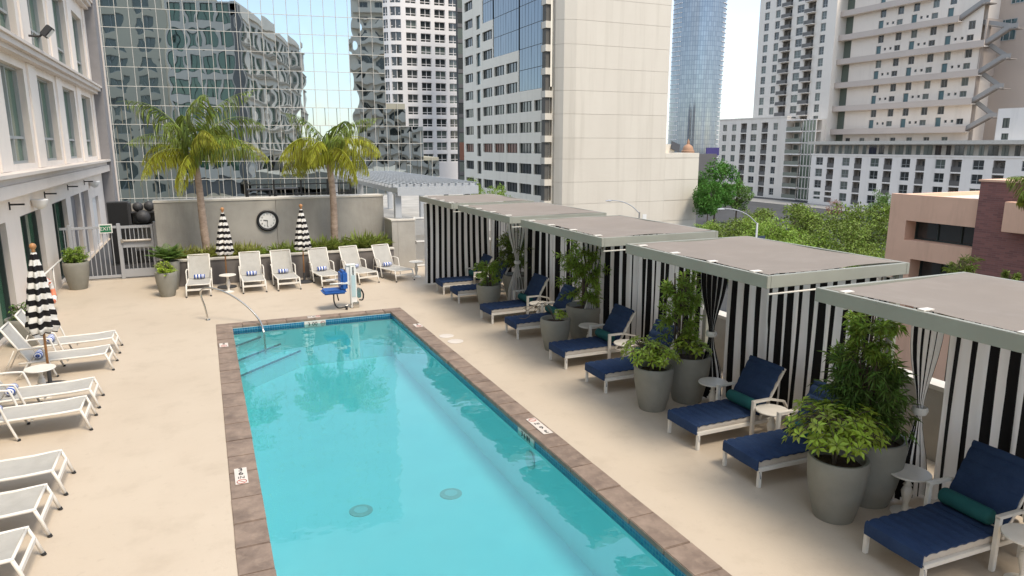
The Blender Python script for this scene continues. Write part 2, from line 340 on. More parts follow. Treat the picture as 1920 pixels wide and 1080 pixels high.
# water
m = bpy.data.materials.new('water'); m.use_nodes = True; n = m.node_tree.nodes; L = m.node_tree.links; n.remove(n['Principled BSDF'])
tr = n.new('ShaderNodeBsdfTransparent'); tr.inputs['Color'].default_value = (.45, .945, .975, 1)
gl = n.new('ShaderNodeBsdfGlossy'); gl.inputs['Roughness'].default_value = .012
fn = n.new('ShaderNodeFresnel'); fn.inputs['IOR'].default_value = 2.1; mxs = n.new('ShaderNodeMixShader')
t = n.new('ShaderNodeTexCoord'); nz = n.new('ShaderNodeTexNoise'); nz.inputs['Scale'].default_value = 2.2; nz.inputs['Detail'].default_value = 2.5; bm_ = n.new('ShaderNodeBump'); bm_.inputs['Strength'].default_value = .16; bm_.inputs['Distance'].default_value = .03
L.new(t.outputs['Object'], nz.inputs['Vector']); L.new(nz.outputs['Fac'], bm_.inputs['Height']); L.new(bm_.outputs['Normal'], gl.inputs['Normal']); L.new(bm_.outputs['Normal'], fn.inputs['Normal'])
L.new(fn.outputs[0], mxs.inputs[0]); L.new(tr.outputs[0], mxs.inputs[1]); L.new(gl.outputs[0], mxs.inputs[2]); L.new(mxs.outputs[0], n['Material Output'].inputs['Surface']); M['water'] = m
b = MB(); b.quad((PX0+.001, PY0+.001, ZW), (PX1-.001, PY0+.001, ZW), (PX1-.001, PY1-.001, ZW), (PX0+.001, PY1-.001, ZW)); tag(b.build('water', m), kind='structure')

# depth marker tiles
def marker(x, y, rz, txts, label, long=.46, wide=.15):
    """txts: list of (text, size) stacked along the tile's length"""
    o = MB().box(-wide/2, wide/2, -long/2, long/2, 0, .006).build('depth_marker', M['tilewhite'], pool); o.location = (x, y, .0165); o.rotation_euler = (0, 0, rz)
    nn = len(txts)
    for k, t_ in enumerate(txts):
        yy = long/2-(k+.5)*long/nn
        if t_ == 'nodive':
            r = MB(); pts = [(math.cos(a)*.055, math.sin(a)*.055, 0) for a in [2*math.pi*i/20 for i in range(21)]]; r.tube(pts, .006, 4); r.bar((-.04, .04, 0), (.04, -.04, 0), .01, .006); r.build('no_diving_symbol', M['pink'], o, loc=(0, yy, .007))
        else: link('lettering', text_mesh(t_, .13 if len(t_) == 1 else .085, M['ink']), o, (0, yy, .008))
    o['label'] = label; return o
marker(.14, 8.82, 0, ['3', '6', 'IN', 'nodive'], 'white depth tile on the left coping')
marker(4.28, 8.75, math.pi, ['3', '6', 'IN', 'nodive'], 'white depth tile on the right coping', .62)
for (x, y, r) in ((.12, 15.25, 0), (4.29, 15.2, 0), (2.2, 17.02, math.pi/2)):
    marker(x, y, r, ['3', 'nodive'] if y < 17 else ['3', 'FT', 'nodive'], 'small white depth tile', .3, .17)
o = bx('wall_marker', -.25, .25, -.012, 0, -.075, .075, M['tilewhite'], pool); o.location = (2.2, PY1-.008, -.12)
link('lettering', text_mesh('3 00', .13, M['ink']), o, (-.06, -.016, 0), (math.pi/2, 0, 0))
r = MB(); pts = [(math.cos(a)*.05, 0, math.sin(a)*.05) for a in [2*math.pi*i/20 for i in range(21)]]; r.tube(pts, .006, 4); r.bar((-.035, 0, .035), (.035, 0, -.035), .01); r.build('no_diving_symbol', M['pink'], o, loc=(.18, -.016, 0))
o = bx('wall_marker', 0, .012, -.28, .28, -.07, .07, M['tilewhite'], pool); o.location = (PX1-.02, 8.75, -.12)
link('lettering', text_mesh('3 6 IN', .12, M['ink']), o, (-.004, 0, 0), (math.pi/2, 0, -math.pi/2))
for k, (x, y, r_, lab) in enumerate(((4.62, 14.1, .16, 'round off-white skimmer lid on deck beside right coping, farther of two'), (4.66, 13.62, .17, 'round off-white skimmer lid on deck beside right coping, nearer of two'))):
    o = MB().lathe([(r_, 0), (r_, .006), (r_-.02, .009)], 28).build('skimmer_lid', M['tilewhite'], smooth=True, loc=(x, y, .003)); tag(o, lab, 'lid', 'skimmer lids')

# hand rail over the corner steps
hr = MB(); pts = []
A = [(-.16, 17.78, 0), (-.2, 17.78, .3), (-.27, 17.78, .62), (-.24, 17.74, .75), (-.1, 17.68, .80), (.12, 17.55, .76), (.42, 17.35, .62), (.72, 17.1, .38), (.93, 16.85, .12), (1.0, 16.55, -.12), (1.0, 16.35, -.6)]
def smooth_pts(P, n=5):
    P = [Vector(p) for p in P]; out = []
    for i in range(len(P)-1):
        p0 = P[max(i-1, 0)]; p1 = P[i]; p2 = P[i+1]; p3 = P[min(i+2, len(P)-1)]
        for k in range(n):
            t = k/n; out.append(.5*((2*p1)+(p2-p0)*t+(2*p0-5*p1+4*p2-p3)*t*t+(3*p1-p0-3*p2+p3)*t**3))
    return out+[P[-1]]
rail = empty('pool_handrail', (-.16, 17.78, 0), label='curved stainless steel handrail over the corner pool steps', cat='handrail')
hr.tube([p-Vector((-.16, 17.78, 0)) for p in smooth_pts(A)], .022, 10); hr.build('rail_tube', M['steel'], rail, smooth='all')
MB().lathe([(.055, 0), (.05, .02), (.03, .03)], 16).build('anchor_plate', M['steel'], rail, smooth=True, loc=(0, 0, .003))

# ------------------------------------------------------------------ walls with openings, windows
def wall_holes(name, s0, s1, z0, z1, holes, m, parent, frame, depth=.2, thick=.4, reveal=None):
    """frame(s, n, z) -> local point; n outward. Front face with rectangular openings and their reveals."""
    xs = sorted({s0, s1, *[h[0] for h in holes], *[h[1] for h in holes]}); zs = sorted({z0, z1, *[h[2] for h in holes], *[h[3] for h in holes]})
    xs = [x for x in xs if s0-1e-6 <= x <= s1+1e-6]; zs = [z for z in zs if z0-1e-6 <= z <= z1+1e-6]; b = MB()
    for i in range(len(xs)-1):
        j = 0
        while j < len(zs)-1:
            cx = (xs[i]+xs[i+1])/2
            def hole(jj): cz = (zs[jj]+zs[jj+1])/2; return any(h[0] < cx < h[1] and h[2] < cz < h[3] for h in holes)
            if hole(j): j += 1; continue
            k = j
            while k+1 < len(zs)-1 and not hole(k+1): k += 1
            b.quad(frame(xs[i], 0, zs[j]), frame(xs[i+1], 0, zs[j]), frame(xs[i+1], 0, zs[k+1]), frame(xs[i], 0, zs[k+1])); j = k+1
    for h in holes:
        c = [(h[0], h[2]), (h[1], h[2]), (h[1], h[3]), (h[0], h[3])]
        for q in range(4):
            a, d = c[q], c[(q+1) % 4]; b.quad(frame(a[0], 0, a[1]), frame(a[0], -depth, a[1]), frame(d[0], -depth, d[1]), frame(d[0], 0, d[1]), 1 if reveal else 0)
    return b.build(name, [m, reveal] if reveal else m, parent)
WCACHE = {}
def window(parent, frame, h, depth, fm, gm, nv=2, nh=1, fw=.06, mw=.04, name='window', hsplit=None, rz=0.):
    """a window object filling opening h, its panes set behind a frame; alike windows share their meshes"""
    w = round(h[1]-h[0], 2); hh = round(h[3]-h[2], 2); key = (w, hh, fm.name, gm.name, nv, nh, fw, hsplit, mw)
    if key not in WCACHE:
        b = MB(); t = .05
        b.box(0, w, -.05, -.04, 0, hh, 1)
        b.box(0, fw, -.039, t, 0, hh); b.box(w-fw, w, -.039, t, 0, hh); b.box(fw, w-fw, -.039, t, 0, fw); b.box(fw, w-fw, -.039, t, hh-fw, hh)
        for k in range(1, nv): x = w*k/nv; b.box(x-mw/2, x+mw/2, -.039, t*.7, fw, hh-fw)
        if hsplit: zz = [hh*q for q in (hsplit if isinstance(hsplit, tuple) else (hsplit,))]
        else: zz = [hh*k/nh for k in range(1, nh)]
        for z in zz: b.box(fw, w-fw, -.039, t*.68, z-mw/2, z+mw/2)
        me = b.mesh(name, [fm, gm]); WCACHE[key] = me
    # mesh space: x along the wall, y outward, z up
    o = link(name, WCACHE[key], parent); p0 = Vector(frame(h[0], -depth, h[2])); px = Vector(frame(h[0]+1, -depth, h[2]))-p0; pn = Vector(frame(h[0], -depth+1, h[2]))-p0
    o.matrix_basis = Matrix(((px.x, pn.x, 0, p0.x), (px.y, pn.y, 0, p0.y), (0, 0, 1, p0.z), (0, 0, 0, 1))); return o

# ------------------------------------------------------------------ the hotel on the left
HX = -4.1
hotel = empty('hotel_building', (HX, 20, 0), label='pale stucco hotel block with tall green-glass windows left of the pool', cat='building')
hf = lambda s, n_, z: (n_, s-20, z)          # facade faces +X; s is the world y
low = [(-1.5, 1., .05, 2.43), (2.2, 4.6, .05, 2.43), (6.9, 9.3, .05, 2.43), (11.6, 14., .05, 2.43), (16.2, 18.68, .05, 2.43), (20.07, 22.46, .05, 2.43), (24.1, 26.43, .05, 2.43), (27.35, 29.2, .05, 2.43), (29.57, 31.4, .05, 2.43), (32.2, 34.0, .05, 2.05)]
up1 = [(s, s+2.42, 3.65, 6.05) for s in (-.45, 3.68, 7.81, 11.94, 16.07, 20.2, 24.33, 28.46, 32.6)]
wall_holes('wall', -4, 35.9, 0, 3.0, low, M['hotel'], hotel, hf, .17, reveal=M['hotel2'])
for h in low:
    if h[3] > 2.1 and h[0] < 27: window(hotel, hf, h, .17, M['darkframe'], M['glassgreen'], 2, 1, .07, .06, 'glass_door')
    elif h[3] > 2.1: bx('recess', -.5, -.165, h[0]-20.1, h[1]-19.9, 0, 2.5, M['hotelgrey'], hotel)
    else: bx('door', -.165, -.10, h[0]-20+.02, h[1]-20-.02, .06, 2.03, M['white'], hotel)
ups = []
for (z0, z1, lz) in ((3.5, 6.28, 3.65), (6.62, 9.75, 6.78), (10.1, 13.2, 10.25), (13.55, 16.65, 13.7), (17., 20.2, 17.15)):
    hs = [(h[0], h[1], lz, lz+2.42) for h in up1]
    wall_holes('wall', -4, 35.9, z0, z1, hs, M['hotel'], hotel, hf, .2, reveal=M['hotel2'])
    for h in hs:
        window(hotel, hf, h, .2, M['winframe'], M['glassgreen'], 2, 1, .06, .07, 'window', hsplit=.27)
        if z0 < 10:
            bx('pilaster', .002, .05, h[0]-20+2.80, h[0]-20+3.75, z0+.01, z1-.005, M['hotel'], hotel)
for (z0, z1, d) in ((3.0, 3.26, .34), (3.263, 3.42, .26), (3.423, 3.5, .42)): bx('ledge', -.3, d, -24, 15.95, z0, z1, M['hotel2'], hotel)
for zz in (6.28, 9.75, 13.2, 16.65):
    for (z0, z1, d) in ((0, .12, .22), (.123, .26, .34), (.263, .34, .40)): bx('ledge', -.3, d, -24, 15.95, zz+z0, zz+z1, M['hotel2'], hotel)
bx('corner_pier', -.6, .42, 15.96, 17.4, 0, 21., M['hotelgrey'], hotel)
bx('pier_edge', .42, .47, 17.15, 17.42, 0, 21., M['hotel2'], hotel)
bx('parapet', -.4, .3, -24, 17.4, 20.21, 21.3, M['hotel'], hotel)
bx('hotel_core', -8., -.66, -24, 17.2, -2, 20.9, M['hotelgrey'], hotel)
# north face, only seen mirrored in the glass facade
nf = lambda s, n_, z: (s-HX, 17.42+n_, z)
wins = [(x, x+1.5, z, z+2.1) for x in np.arange(-11.8, -5., 1.9) for z in np.arange(1.2, 19, 2.95)]
wall_holes('wall', -12.1, -4.5, 0, 21.2, wins, M['hotel'], hotel, nf, .15)
for h in wins: window(hotel, nf, h, .15, M['darkframe'], M['glassgreen'], 2, 1, .05, .05)
# lamps, brackets on the wall
fl = empty('floodlight', (HX+.18, 22.9, 6.95), label='small black floodlight on a bracket high on the hotel wall', cat='floodlight')
MB().tube([(0, 0, 0), (.25, 0, 0), (.34, 0, .08)], .03, 8).build('bracket', M['black'], fl)
o = MB().box(-.06, .1, -.2, .2, -.16, .16).build('lamp_head', M['darkgrey'], fl, bevel=.02, loc=(.42, 0, .14)); o.rotation_euler = (0, R_(40), 0)
MB().box(.101, .106, -.16, .16, -.12, .12).build('lens', M['white'], o)
for k, (y, lab) in enumerate(((21.5, 'white shell wall sconce between the two nearest hotel doors'), (31.9, 'white shell wall sconce beside the far white hotel door'))):
    o = empty('wall_sconce', (HX+.02, y, 2.62), label=lab, cat='sconce', group='shell sconces on the hotel wall')
    MB().lathe([(.02, -.14), (.11, -.1), (.17, 0), (.2, .1), (.19, .12)], 20).build('shade', M['white'], o, smooth=True, loc=(.16, 0, 0)); MB().box(0, .06, -.05, .05, -.06, .06).build('back_plate', M['white'], o)
for k, y in enumerate((19.2, 23.2, 27.0, 30.6)):
    o = MB().box(0, .3, -.025, .025, -.02, .02).box(0, .02, -.03, .03, -.12, .06).build('wall_bracket', M['black']); o.location = (HX+.003, y, 2.78)
    tag(o, ('first', 'second', 'third', 'fourth')[k]+' black metal bracket under the hotel ledge, counted from the camera', 'bracket', 'brackets under the hotel ledge')

# ------------------------------------------------------------------ fence, gate, exit sign
def fence_run(root, x0, x1, y, z0, z1, step, pm, bar=.022):
    x = x0+step*.6
    while x < x1-.03: MB().box(-bar/2, bar/2, -bar/2, bar/2, z0, z1).build('baluster', pm, root, loc=(x-root.location.x, y-root.location.y, 0)); x += step
G = M['gatepaint']; FY = 24.6
fe = empty('pool_fence', (-3.2, FY, 0), label='grey metal picket fence between the hotel wall and the gate', cat='fence')
for (z0, z1) in ((.06, .14), (1.6, 1.67)): bx('rail', -.88, .62, -.025, .025, z0, z1, G, fe)
for x in (-.62, .68): bx('post', x-.05, x+.05, -.05, .05, 0, 1.74, G, fe, .008)
fence_run(fe, -4.05, -2.62, FY, .141, 1.599, .125, G)
ga = empty('pool_gate', (-2.05, FY, 0), label='grey metal pool gate with panic bar', cat='gate')
for (z0, z1) in ((.05, .30), (.98, 1.16), (1.58, 1.66)): bx('rail', -.42, .42, -.022, .022, z0, z1, G, ga)
for x in (-.44, .44): bx('stile', x-.03, x+.03, -.026, .026, .04, 1.68, G, ga, .006)
for (z0, z1) in ((.301, .979), (1.161, 1.579)):
    for k in range(6):
        x = -.41+.82*(k+1)/7; MB().box(-.011, .011, -.011, .011, z0, z1).build('baluster', G, ga, loc=(x, 0, 0))
MB().tube([(-.38, -.06, 1.2), (.40, -.06, 1.2)], .035, 10).build('panic_bar', M['tilewhite'], ga, smooth='all'); bx('latch_case', -.44, -.36, -.1, -.03, 1.14, 1.26, M['steel'], ga, .01)
o = bx('fence_post', -.06, .06, -.06, .06, 0, 1.76, G, None, .01); o.location = (-1.5, FY, 0); tag(o, 'grey metal post right of the pool gate', 'post')
ex = empty('exit_sign', (-2.86, FY-.06, 1.6), label='green and white EXIT sign on the pool fence', cat='sign')
bx('sign_plate', -.18, .18, -.012, .012, -.14, .14, M['white'], ex); bx('green_field', -.15, .15, -.018, -.0125, -.105, .105, M['exitgreen'], ex)
link('lettering', text_mesh('EXIT', .16, M['white']), ex, (0, -.021, -.005), (math.pi/2, 0, 0))
# gym things behind the fence
for (x, y, z, r_, lab) in ((-2.16, 27.6, 2.0, .17, 'small black exercise ball, upper left on the rack'), (-1.8, 27.6, 2.02, .18, 'small black exercise ball, upper right on the rack'), (-2.02, 27.5, 1.66, .24, 'large black exercise ball on the rack below the two small ones')):
    pr_ = [(max(.004, r_*math.sin(math.pi*k/16)), -r_*math.cos(math.pi*k/16)) for k in range(17)]; o = MB().lathe(pr_, 24).build('exercise_ball', M['darkgrey'], smooth='all', loc=(x, y, z)); tag(o, lab, 'ball', 'exercise balls')
rk = empty('ball_rack', (-2.0, 27.7, 0), label='grey rack shelf holding black exercise balls', cat='rack')
for x in (-.42, .44): bx('upright', x-.03, x+.03, -.25, .25, 0, 2.15, M['darkgrey'], rk)
for z in (.5, 1.4, 1.83): bx('shelf', -.39, .41, -.24, .24, z-.03, z, M['darkgrey'], rk)
bx('back_panel', -.39, .41, .245, .26, 0, 2.1, M['concrete'], rk)
cb = empty('equipment_cabinet', (-2.75, 27.6, 0), label='tall black equipment cabinet behind the fence', cat='cabinet')
bx('carcass', -.34, .3, -.2, .3, 0, 2.2, M['darkgrey'], cb, .01); bx('door', -.32, .28, -.225, -.203, .1, 2.17, M['black'], cb, .008)
bx('stair_ramp', -4.0, -1.46, 24.8, 35.9, .004, .012, M['darkgrey']); tag(bpy.data.objects['stair_ramp'], 'dark rubber floor mat behind the pool gate', 'mat')

# ------------------------------------------------------------------ back wall, planter, clock
bw = empty('back_wall', (2.1, 24.4, 0), label='grey concrete back wall behind the planter', cat='wall')
WY = 24.0
for (x0, x1) in ((-1.45, 2.1), (2.106, 5.66)): MB().box(x0-2.1, x1-2.1, WY-24.4, .2, 0, 2.38).build('wall_panel', M['concrete'], bw, bevel=.01)
bx('wall_cap', -3.57, 3.58, WY-24.42, .22, 2.381, 2.44, M['conccap'], bw)
rw = empty('return_wall', (6.1, 22.9, 0), label='lower grey concrete wall turning the corner beside the wire gate', cat='wall')
bx('wall_panel', -.44, -.24, .0, 1.09, 0, 1.62, M['concrete'], rw, .008); bx('wall_panel', -.239, .36, 0, .2, 0, 1.62, M['concrete'], rw, .008)
bx('wall_cap', -.46, -.22, -.02, 1.09, 1.621, 1.67, M['conccap'], rw); bx('wall_cap', -.219, .38, -.02, .22, 1.621, 1.67, M['conccap'], rw)
pl = empty('raised_planter', (2.3, 22.9, 0), label='long dark concrete planter in front of the back wall', cat='planter')
for (x0, x1) in ((-1.0, 1.2), (1.206, 3.4), (3.406, 5.6)): MB().box(x0-2.3, x1-2.3, -.4, -.2, 0, .74).build('planter_panel', M['darkconc'], pl, bevel=.006)
bx('planter_cap', -3.32, 3.32, -.43, -.17, .741, .79, M['conccap'], pl); bx('planter_end', -3.3, -3.12, -.199, 1.09, 0, .74, M['darkconc'], pl); bx('planter_soil', -3.11, 3.3, -.199, 1.09, .3, .70, M['soil'], pl)
ck = empty('wall_clock', (1.82, WY-.01, 1.71), label='round black-rimmed outdoor clock on the back wall', cat='clock')
o = MB().lathe([(.30, 0), (.335, .015), (.345, .04), (.31, .06), (.265, .045), (.255, .02)], 40, capt=False, capb=False).build('rim', M['black'], ck, smooth=True); o.rotation_euler = (math.pi/2, 0, 0)
o = MB().lathe([(.258, .0), (.258, .02)], 40).build('dial', M['white'], ck); o.rotation_euler = (math.pi/2, 0, 0)
for k in range(12):
    a = 2*math.pi*k/12; link('numeral', text_mesh(str(k or 12), .075, M['ink']), ck, (.2*math.sin(a), -.024, .2*math.cos(a)), (math.pi/2, 0, 0))
for (a, l_, w) in ((R_(186), .19, .014), (R_(278), .13, .02)): MB().bar((0, -.032, 0), (l_*math.sin(a), -.032, l_*math.cos(a)), w, .006, up=(0, 1, 0)).build('hand', M['ink'], ck)
# white wire gate right of the return wall
wg = empty('wire_gate', (6.72, 23.05, 0), label='white framed wire mesh gate beside the concrete return wall', cat='gate')
for x in (-.25, .30): bx('stile', x-.025, x+.025, -.025, .025, .03, 1.72, M['white'], wg)
for z in (.05, .88, 1.68): bx('rail', -.224, .274, -.022, .022, z-.025, z+.025, M['white'], wg)
b = MB()
for k in range(22): x = -.22+.495*k/21; b.box(x-.003, x+.003, -.004, .004, .07, 1.66)
for k in range(60): z = .09+1.56*k/59; b.box(-.222, .273, .0045, .010, z-.003, z+.003)
b.build('wire_mesh', mat('wire', (.42, .42, .41), .5), wg)
bx('lock', -.27, -.2, -.05, -.026, .8, .9, M['steel'], wg)
# terrace behind the wall, pergola
tag(bx('upper_terrace', -1.4, 16., 24.62, 46., -.8, .9, M['concrete']), kind='structure')
pg = empty('pergola', (7.3, 29.4, 0), label='pale grey slatted pergola behind the concrete wall', cat='pergola')
PM = M['pergola']
for (x, y, z0) in ((-1.32, -6.1, 1.68), (1.45, -5.4, .9), (-1.32, 0., .9), (1.45, .4, .9), (-1.32, 6.1, .9), (1.45, 6.2, .9)): bx('post', x-.11, x+.11, y-.11, y+.11, z0, 2.52, PM, pg, .01)
for x in (-1.32, 1.45): bx('beam', x-.06, x+.06, -6.35, 6.4, 2.521, 2.72, PM, pg, .008)
bx('beam', -1.38, 1.51, -6.40, -6.36, 2.45, 2.74, PM, pg)
for k in range(26):
    y = -6.1+k*.49
    MB().box(-1.62, 1.55, -.035, .035, 0, .09).build('slat', PM, pg, loc=(0, y, 2.723))
for k in range(13): x = -1.5+k*.25; bx('batten', x, x+.05, -6.3, 6.4, 2.816, 2.842, PM, pg)
tr_ = empty('terrace_railing', (2.6, 25.3, 0), label='thin black metal railing on the terrace behind the back wall', cat='railing')
bx('rail', -1.3, 2.2, -.02, .02, 2.78, 2.82, M['black'], tr_); bx('rail', -1.3, 2.2, -.02, .02, 2.45, 2.48, M['black'], tr_)
for x in (-1.3, -.4, .5, 1.4, 2.2): bx('post', x-.03, x+.03, -.03, .03, .9, 2.95, M['black'], tr_)
for k, (x, y) in enumerate(((1.75, 26.0), (2.7, 26.3))):
    t_ = empty('terrace_table', (x, y, .9), label=('dark slatted table behind the railing, left one', 'dark slatted table behind the railing, right one')[k], cat='table')
    for q in range(5): bx('slat', -.4, .4, -.3+q*.125, -.2+q*.125, 1.68, 1.72, M['darkgrey'], t_)
    for (a, c) in ((-1, -1), (1, -1), (1, 1), (-1, 1)): bx('leg', a*.36-.02, a*.36+.02, c*.26-.02, c*.26+.02, 0, 1.68, M['darkgrey'], t_)
for (x, y, z1, lab) in ((7.95, 24.0, 2.5, 'slim dark pole left of the cabana row behind the wire gate'), (8.62, 23.6, 2.45, 'thick dark post behind the farthest cabana')):
    o = bx('dark_post', -.07, .07, -.07, .07, 0, z1, M['black'], None, .01); o.location = (x, y, 0); tag(o, lab, 'post')
# side parapet behind the cabanas
pp = empty('parapet_wall', (8.65, 10, 0), label='low grey concrete parapet behind the cabanas', cat='wall')
for k in range(14): MB().box(-.1, .1, k*2-14.99, k*2-13.01, 0, .98).build('wall_panel', M['concrete'], pp, bevel=.008)
bx('wall_cap', -.13, .13, -15, 13, .981, 1.04, M['conccap'], pp)

# ------------------------------------------------------------------ cabanas
def curtain_mesh(name, path, ztop, zbot, amp=.045, wave=.17, period=.27, seed=0, pinch=None, comp=1.35, phase=0., flare=1.25):
    """path: polyline in x,y; folds swing sideways; pinch=(z, factor, centre s) gathers the cloth at a tie"""
    g = random.Random(seed); P = [Vector((p[0], p[1], 0)) for p in path]; L_ = [0.]
    for i in range(len(P)-1): L_.append(L_[-1]+(P[i+1]-P[i]).length)
    tot = L_[-1]; ns = max(24, int(tot/.0175)); nz_ = 15; b = MB(); b.uv = []
    ph = [g.uniform(0, 6.28) for _ in range(4)]; a_ = [g.uniform(.6, 1.2) for _ in range(400)]
    def at(s):
        for i in range(len(P)-1):
            if s <= L_[i+1] or i == len(P)-2:
                t = (s-L_[i])/max(1e-6, L_[i+1]-L_[i]); d = (P[i+1]-P[i]).normalized(); return P[i].lerp(P[i+1], t), Vector((d.y, -d.x, 0)), d
    for j in range(nz_):
        f = j/(nz_-1); z = ztop+(zbot-ztop)*f; am = amp*(.55+f*(flare-.55))
        for i in range(ns+1):
            s = tot*i/ns; sh = .03*math.sin(s*2.1+ph[1]+f*2.2)*f; c, nrm, d = at(min(tot, max(0, s+sh)))
            wv = 2*math.pi*s/wave+ph[0]+.9*math.sin(s*3.1+ph[2])+.35*math.sin(f*3+ph[3]+s*4); k = a_[int(s/wave) % 400]
            off = am*k*(math.sin(wv)+.25*math.sin(2*wv+1.)); q = c+nrm*off+d*(.3*am*math.cos(wv))
            if pinch:
                zp, fac, sc = pinch; wgt = math.exp(-((z-zp)/.55)**2)
                if z < zp: wgt = max(wgt, .12)
                cc, _, _ = at(sc); q = q.lerp(cc, wgt*(1-fac))
            q.z = z; b.v.append(tuple(q)); b.uv.append((phase+s*comp/period, f))
    for j in range(nz_-1):
        for i in range(ns):
            a = j*(ns+1)+i; b.f.append((a, a+1, a+ns+2, a+ns+1)); b.m.append(0)
    return b.mesh(name, M['curtain'], smooth='all')

CAB = [(20.04, 17.1), (16.6, 13.34), (12.78, 9.62), (8.92, 5.97), (5.28, 2.1)]
CNAME = ['farthest cabana', 'second farthest cabana', 'middle cabana', 'second nearest cabana', 'nearest cabana']
CXF, CXB, ZB, ZT = 5.80, 8.15, 2.495, 2.64
for ci, (ya, yb) in enumerate(CAB):
    c = empty('cabana', (CXF, (ya+yb)/2, 0), label='black and white striped curtain cabana with grey canopy, the '+CNAME[ci].replace(' cabana', '')+' of five', cat='cabana', group='striped cabanas along the pool')
    hl = (ya-yb)/2; w = CXB-CXF; FM = M['frame']; t = .055
    bx('beam', 0, t, -hl, hl, ZB, ZT, FM, c, .004); bx('beam', w-t, w, -hl, hl, ZB, ZT, FM, c, .004)
    for s in (-1, 1): bx('beam', t+.001, w-t-.001, s*hl-(t if s > 0 else 0), s*hl+(t if s < 0 else 0), ZB, ZT, FM, c, .004)
    for k in (1, 2): y = -hl+2*hl*k/3; bx('rafter', t+.002, w-t-.002, y-.025, y+.025, ZB+.005, ZT-.095, FM, c)
    # canopy: laced cloth, edges pulled in between its corners, slightly sagging with a crease
    b = MB(); n1, n2 = 18, 14; g = random.Random(ci)
    for j in range(n2+1):
        for i in range(n1+1):
            u = i/n1; v = j/n2; x = .09+(w-.16)*u; y = -hl+.075+(2*hl-.15)*v
            x += .055*math.sin(math.pi*v)*(1-2*u)*abs(1-2*u); y += .055*math.sin(math.pi*u)*(1-2*v)*abs(1-2*v)
            z = ZT+.008-.055*math.sin(math.pi*u)*math.sin(math.pi*v)-.016*abs(math.sin(2*math.pi*(u*.6+v*.4)+ci))-.012*abs(math.sin(5*u-7*v+ci*2))+.015*u
            b.v.append((x, y, z))
    for j in range(n2):
        for i in range(n1): a = j*(n1+1)+i; b.f.append((a, a+1, a+n1+2, a+n1+1)); b.m.append(0)
    b.build('canopy', M['canopy'], c, smooth='all')
    for k in range(4):
        y = -hl+.3+(2*hl-.6)*k/3; bx('clip', t-.02, .17, y-.035, y+.035, ZT+.001, ZT+.012, M['whitemetal'], c)
    for (x, s) in ((w-.07, 1), (w-.07, -1)):
        bx('post', x-.045, x+.045, s*(hl-.10)-.045, s*(hl-.10)+.045, .012, ZB-.001, FM, c, .006)
    rod = MB().tube([(.2, hl-.2, ZB-.06), (w-.12, hl-.2, ZB-.06)], .012, 8).tube([(w-.13, -hl+.1, ZB-.06), (w-.13, hl-.1, ZB-.06)], .012, 8).tube([(.06, -hl+.03, ZB-.075), (w-.1, -hl+.03, ZB-.075)], .012, 8)
    rod.build('curtain_rod', M['whitemetal'], c, smooth='all')
    # back curtain
    yf = hl-.62 if ci else hl-.25
    pth = [(1.68, hl-.37), (w-.34, hl-.44), (w-.17, hl-.75), (w-.14, -hl+.10)] if ci else [(w-.16, yf), (w-.14, -hl+.1)]
    link('curtain', curtain_mesh('curtain', pth, ZB-.06, .05, .046, .275, .285, 10+ci, None, 1.45), c)
    if ci == 0:   # the far end curtain hangs straight
        link('curtain', curtain_mesh('curtain', [(.07, hl-.2), (w-.2, hl-.2)], ZB-.06, .04, .02, .36, .27, 30, None, 1.5), c)
    else:         # side curtain gathered with a tie band
        tx = 1.62; ty = hl-.22
        cu = link('curtain', curtain_mesh('curtain', [(tx-.36, ty+.02), (tx+.16, ty-.06)], ZB-.06, .04, .05, .10, .27, 40+ci, (1.12, .18, .27), 2.6), c)
        o = MB().lathe([(.072, -.045), (.088, 0), (.075, .045)], 14, capb=False, capt=False).build('tie_band', M['white'], cu, smooth=True, loc=(tx-.09, ty-.02, 1.12))
        link('curtain', curtain_mesh('curtain', [(w-.3, -hl+.22), (w-.12, -hl+.2)], ZB-.06, .04, .04, .09, .27, 60+ci, None, 2.2), c)

# ------------------------------------------------------------------ loungers under the cabanas (head at +x)
def cushion(b, prof, y0, y1, th, m=0, nseg=1):
    """a padded slab following prof (list of x,z), thickness th below, rounded side edges"""
    P = [Vector((x, 0, z)) for x, z in prof]; sec = []
    for k, p in enumerate(P):
        d = (P[min(k+1, len(P)-1)]-P[max(k-1, 0)]).normalized(); nrm = Vector((-d.z, 0, d.x)); r = min(.03, th*.4)
        ring = [(y0+r, 0), (y0+r*.3, -r*.3), (y0, -r), (y0, -th+r), (y0+r*.3, -th+r*.3), (y0+r, -th), (y1-r, -th), (y1-r*.3, -th+r*.3), (y1, -th+r), (y1, -r), (y1-r*.3, -r*.3), (y1-r, 0), ((y0+y1)/2, .008)]
        sec.append([tuple(p+nrm*h+Vector((0, y, 0))) for y, h in ring])
    i0 = len(b.v); n_ = len(sec[0])
    for s in sec: b.v += s
    for k in range(len(sec)-1):
        for j in range(n_): a = i0+k*n_+j; c = i0+k*n_+(j+1) % n_; b.f.append((a, a+n_, c+n_, c)); b.m.append(m)
    b.f.append(tuple(i0+j for j in range(n_))); b.m.append(m); e = i0+(len(sec)-1)*n_; b.f.append(tuple(e+j for j in range(n_))[::-1]); b.m.append(m)
def quilt(P, per=.13, dep=.019, step=.022):
    """resample a profile with shallow channels across"""
    out = []; V = [Vector((x, 0, z)) for x, z in P]; s = 0.
    for i in range(len(V)-1):
        l_ = (V[i+1]-V[i]).length; n_ = max(1, int(l_/step)); d = (V[i+1]-V[i]).normalized(); nr = Vector((-d.z, 0, d.x))
        for k in range(n_+(i == len(V)-2)):
            p = V[i].lerp(V[i+1], k/n_); ss = s+l_*k/n_; q = p+nr*(dep*(abs(math.sin(math.pi*ss/per))**.5-1)); out.append((q.x, q.z))
        s += l_
    return out
